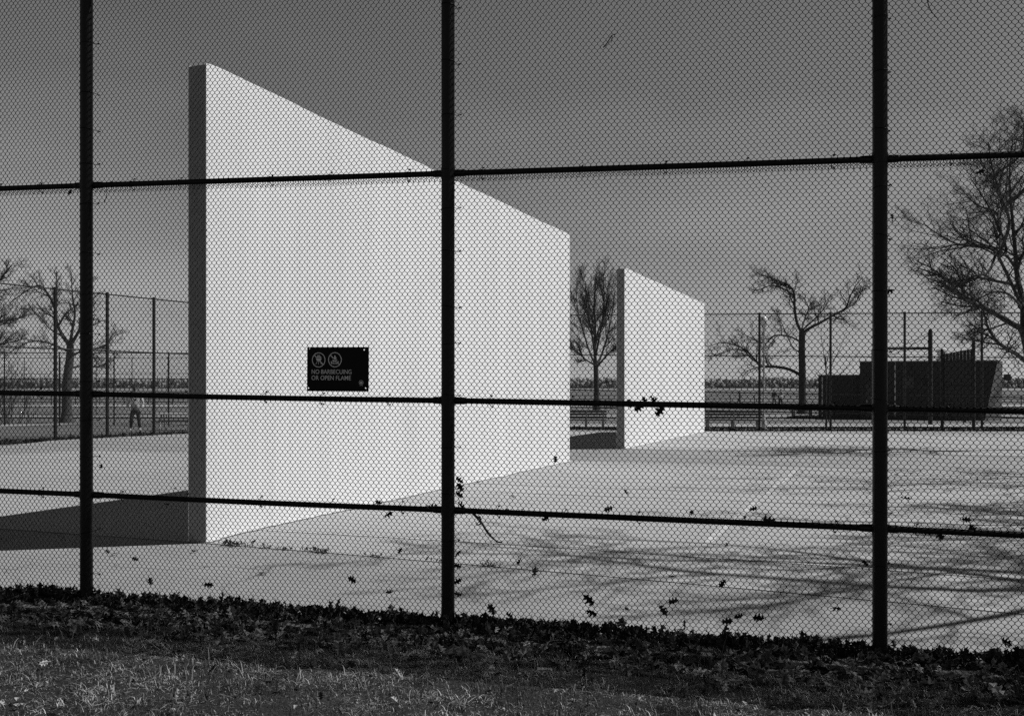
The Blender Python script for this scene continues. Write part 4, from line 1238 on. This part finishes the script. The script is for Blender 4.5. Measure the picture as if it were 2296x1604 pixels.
# leaves caught on the fence, each one a thing: (u, v, size m, label)
CAUGHT = [
 (302, 1252, .055, 'small curled dead leaf right of the left post, below the lowest rail'),
 (338, 1304, .075, 'dead leaf in the wire above the leaf drift, first right of left post'),
 (466, 1309, .075, 'dead leaf in the wire above the leaf drift, second right of left post'),
 (790, 1299, .085, 'wide flat dead leaf in the wire midway left of the middle post'),
 (896, 1234, .05, 'small dead leaf in the wire over the court joint left of the middle post'),
 (875, 1327, .06, 'thin dead leaf just above the drift left of the middle post'),
 (1165, 1256, .06, 'dead leaf in the wire below the hanging stick, upper of two'),
 (1198, 1281, .065, 'looped dead leaf in the wire below the hanging stick, lower of two'),
 (1322, 1345, .10, 'large ragged dead leaf low in the wire right of the middle post'),
 (1328, 1372, .085, 'long dead leaf hanging under the large ragged one'),
 (1405, 1363, .05, 'tiny dead leaf low in the wire between the ragged leaf and the forked pair'),
 (1484, 1366, .085, 'spiky dead leaf low in the wire, left of the forked pair'),
 (1508, 1348, .075, 'slanting dead leaf low in the wire, right of the forked pair'),
 (1620, 1306, .07, 'dark dead leaf alone in the wire midway to the right post'),
 (1874, 1360, .08, 'dark dead leaf low in the wire left of the right post'),
 (1402, 1103, .06, 'round dark dead leaf in the wire above the lowest rail'),
 (2028, 1117, .07, 'thin star-shaped leaf in the wire right of the right post'),
 (722, 903, .05, 'small dead leaf hanging under the rail below the black sign'),
 (868, 1152, .07, 'dead leaf hanging under the lowest rail left of the middle post'),
 (850, 1126, .06, 'dead leaf sitting on the lowest rail left of the middle post'),
 (968, 1138, .085, 'broad dead leaf wedged on the lowest rail beside the middle post'),
 (1245, 1028, .05, 'small leaf in the wire at the far foot of the large wall'),
 (1412, 902, .075, 'ragged dead leaf on the rail in front of the farther wall, leftmost of the clump'),
 (1432, 912, .085, 'dead leaf hanging below the rail at the edge of the farther wall'),
 (1462, 893, .06, 'upright dead leaf standing on the rail in front of the farther wall'),
 (1478, 922, .09, 'lobed dead leaf dangling below the rail in front of the farther wall'),
 (1446, 899, .06, 'short dead leaf lying on the rail in front of the farther wall'),
 (1364, 1139, .07, 'pale dead leaf on the lowest rail right of the middle post'),
 (1223, 1162, .055, 'dead leaf hanging under the lowest rail beside the hanging stick'),
 (1550, 1148, .06, 'dead leaf sitting on the lowest rail midway to the right post'),
 (1722, 1166, .09, 'spread dead leaf tangled around the lowest rail left of the right post'),
 (1690, 1140, .06, 'dead leaf on top of the lowest rail, second left of the right post'),
 (2083, 1193, .09, 'dangling dead leaf under the lowest rail right of the right post, nearer the post'),
 (2105, 1198, .08, 'dangling dead leaf under the lowest rail right of the right post, farther from the post'),
 (2180, 1188, .08, 'dark dead leaf under the lowest rail near the right edge'),
 (2164, 1164, .06, 'dead leaf standing on the lowest rail near the right edge'),
 (2272, 1192, .07, 'dead leaf under the lowest rail at the very right edge'),
 (1028, 1075, .07, 'dead leaf wedged right of the middle post, topmost of the clump above the lowest rail'),
 (1032, 1092, .08, 'dead leaf wedged right of the middle post, middle of the clump above the lowest rail'),
 (1026, 1108, .07, 'dead leaf wedged right of the middle post, lowest of the clump above the lowest rail'),
 (1032, 1133, .07, 'dead leaf in the corner of the middle post and the lowest rail'),
 (1026, 1238, .06, 'dead leaf wedged right of the middle post, first below the lowest rail'),
 (1027, 1268, .06, 'dead leaf wedged right of the middle post, second below the lowest rail'),
 (1026, 1302, .07, 'dead leaf wedged right of the middle post, third below the lowest rail'),
 (1028, 1330, .06, 'dead leaf wedged right of the middle post, just above the drift'),
 (1076, 1162, .06, 'dark leaf at the upper end of the hanging stick'),
 (2001, 490, .06, 'dead leaf caught beside the right post below the top rail'),
 (1996, 650, .065, 'dead leaf caught beside the right post halfway between the upper rails'),
 (1940, 1262, .05, 'dead leaf caught left of the right post below the lowest rail'),
 (156, 432, .05, 'dead leaf under the top rail left of the left post'),
 (252, 410, .045, 'small dead leaf on the top rail right of the left post'),
 (2195, 385, .06, 'dead leaf hanging under the top rail right of the right post'),
 (1103, 1366, .09, 'curled dead leaf standing above the drift right of the middle post, taller of two'),
 (1140, 1378, .06, 'curled dead leaf standing above the drift right of the middle post, shorter of two'),
 (1628, 1392, .08, 'dead leaf standing above the drift midway to the right post, left of three'),
 (1655, 1382, .08, 'dead leaf standing above the drift midway to the right post, middle of three'),
 (1700, 1385, .085, 'dead leaf standing above the drift midway to the right post, right of three'),
 (2252, 1438, .09, 'dead leaf standing above the drift right of the right post'),
 (242, 1236, .04, 'tiny leaf against the left post below the lowest rail'),
 (228, 1042, .05, 'dead leaf against the left post above the lowest rail'),
 (1505, 1290, .035, 'speck of dead leaf in the wire over the open court'),
]
def caught():
    for (u, v, s, lab) in CAUGHT:
        yl = random.uniform(0.030, 0.052)
        p = fence_hit(u, v, yl)
        ve, fa = leaf_geo(s * 1.12, random.uniform(-1.1, 1.1), random.uniform(-1.0, 1.0))
        ve = ve - np.array([0, s * 0.5, 0])
        R = (Matrix.Rotation(random.uniform(0, 2 * math.pi), 3, 'Y') @ Matrix.Rotation(random.gauss(0, 0.45), 3, 'Z') @ Matrix.Rotation(math.radians(90) + random.gauss(0, 0.45), 3, 'X'))
        ve = ve @ np.array(R).T
        o = link('dead_leaf', np_mesh('dead_leaf', ve, fa, np.full(len(ve), random.uniform(0.02, 0.05))), M['leaf'])
        o.location = p
        tag(o, lab, 'leaf', 'dead leaves caught on the fence')
caught()

# sticks caught in the fence
def stick(label, pts, r, yl=0.045):
    q = [fence_hit(u, v, yl) for (u, v) in pts]
    base = q[0].copy()
    m = MB(); m.tube([p - base for p in spline(q, 3)], [r * (1 - 0.55 * i / (3 * (len(q) - 1))) for i in range(3 * (len(q) - 1) + 1)], 7)
    return m, base
m, b = stick('', [(1050, 1140), (1068, 1158), (1080, 1172), (1092, 1192), (1104, 1205), (1116, 1214), (1124, 1214)], 0.011)
m2, b2 = stick('', [(1080, 1172), (1070, 1176), (1066, 1170)], 0.006)
m.add([tuple(Vector(p) + b2 - b) for p in m2.v], m2.f)
o = m.build('stick', M['bark']); o.location = b; tag(o, 'bent dark stick hanging from the lowest rail right of the middle post', 'stick')
m, b = stick('', [(1352, 107), (1360, 98), (1368, 85), (1371, 80), (1381, 76)], 0.005)
m2, b2 = stick('', [(1371, 80), (1372, 88), (1369, 97)], 0.004); m.add([tuple(Vector(p) + b2 - b) for p in m2.v], m2.f)
o = m.build('twig', M['bark']); o.location = b; tag(o, 'small bent twig stuck high in the wire against the sky', 'twig')
m, b = stick('', [(2078, 0), (2083, 18), (2092, 32), (2104, 44)], 0.004)
o = m.build('twig', M['bark']); o.location = b; tag(o, 'thin twig stuck in the wire at the top edge right of the right post', 'twig')
m, b = stick('', [(234, 455), (240, 432), (238, 420)], 0.003)
o = m.build('twig', M['bark']); o.location = b; tag(o, 'hair-thin twig under the top rail right of the left post', 'twig')

# ------------------------------------------------------------------ grass
def grass(name, label, n, xr, yr, hgt, width, med, sig, lean_k):
    a = rng.uniform(xr[0], xr[1], n); b = rng.uniform(yr[0], yr[1], n)
    # clumps
    cl = rng.uniform(0, 1, n) < 0.45
    cx = rng.uniform(xr[0], xr[1], 900); cy = rng.uniform(yr[0], yr[1], 900)
    ci = rng.integers(0, 900, n); ctone = rng.normal(0, 0.9, 900); chgt = rng.uniform(0.7, 1.9, 900)
    a = np.where(cl, cx[ci] + rng.normal(0, 0.035, n), a); b = np.where(cl, np.minimum(cy[ci] + rng.normal(0, 0.03, n), yr[1]), b)
    X = FO.x + a * FE.x + b * FN.x; Y = FO.y + a * FE.y + b * FN.y
    Z = gz(X, Y)
    h = rng.uniform(hgt[0], hgt[1], n) * rng.choice([0.6, 0.8, 1.0, 1.5], n, p=[0.3, 0.35, 0.28, 0.07]) * np.where(cl, chgt[ci], 1.0)
    az = rng.uniform(0, 2 * np.pi, n); lean = rng.gamma(2.0, lean_k, n)
    w = rng.uniform(width[0], width[1], n)
    dx, dy = np.cos(az), np.sin(az)
    sx, sy = -dy, dx
    V = np.zeros((n, 7, 3))
    for i, (t, ww) in enumerate(((0, 1.0), (0.4, 0.9), (0.75, 0.6))):
        ang = np.minimum(lean * (0.35 + 0.8 * t), 1.5)
        out = h * t * np.sin(ang); up = h * t * np.cos(ang)
        for s, k in ((-1, 2 * i), (1, 2 * i + 1)):
            V[:, k, 0] = X + dx * out + s * sx * w * ww / 2
            V[:, k, 1] = Y + dy * out + s * sy * w * ww / 2
            V[:, k, 2] = Z + up - (0.004 if i == 0 else 0)
    ang = np.minimum(lean * 1.25, 1.6)
    V[:, 6, 0] = X + dx * h * np.sin(ang); V[:, 6, 1] = Y + dy * h * np.sin(ang); V[:, 6, 2] = Z + h * np.cos(ang)
    q = np.array([[0, 1, 3, 2], [2, 3, 5, 4], [4, 5, 6, 6]])
    base = np.arange(n) * 7
    quads = (q[:2][None] + base[:, None, None]).reshape(-1, 4)
    tri = (np.array([4, 5, 6])[None] + base[:, None])
    me = bpy.data.meshes.new(name)
    Vf = V.reshape(-1, 3).astype(np.float32)
    me.vertices.add(len(Vf)); me.vertices.foreach_set('co', Vf.ravel())
    lp = np.concatenate([quads.ravel(), tri.ravel()]).astype(np.int32)
    st = np.concatenate([np.arange(len(quads)) * 4, len(quads) * 4 + np.arange(len(tri)) * 3]).astype(np.int32)
    me.loops.add(len(lp)); me.loops.foreach_set('vertex_index', lp)
    me.polygons.add(len(st)); me.polygons.foreach_set('loop_start', st)
    # thatch: dry and green patches, blade by blade
    patch = np.zeros(n)
    for fr, am in ((1.1, 0.45), (2.7, 0.4), (6.5, 0.45), (15.0, 0.4)):
        for q in range(3):
            th = rng.uniform(0, np.pi); ph = rng.uniform(0, 6.28)
            patch += am / 1.7 * np.sin(fr * (X * np.cos(th) + Y * np.sin(th)) * rng.uniform(0.7, 1.4) + ph)
    tone = np.clip(med * np.exp(sig * rng.normal(0, 1, n) * 0.8 + np.where(cl, ctone[ci], 0) + 1.0 * patch), 0.012, 0.5)
    keep_dark = rng.uniform(0, 1, n) < 0.25
    tone = np.where(keep_dark, 0.02, tone)
    at_ = me.attributes.new('shade', 'FLOAT', 'POINT'); at_.data.foreach_set('value', np.repeat(tone, 7).astype(np.float32))
    me.update(calc_edges=True)
    o = link(name, me, M['grass']); tag(o, label, 'grass', kind='stuff')
grass('grass', 'short matted winter grass of the lawn in front of the fence', 120000, (-4.8, 4.4), (-3.1, -0.55), (0.014, 0.045), (0.002, 0.0046), 0.085, 0.85, 0.95)
grass('grass', 'dry flattened straw lying among the lawn grass', 42000, (-4.8, 4.4), (-3.1, -0.6), (0.025, 0.075), (0.002, 0.0044), 0.20, 0.7, 1.5)
grass('grass', 'sparse long grass blades standing at the edge of the leaf drift', 1800, (-4.8, 4.4), (-1.9, -0.3), (0.06, 0.13), (0.0018, 0.0036), 0.08, 0.6, 0.4)
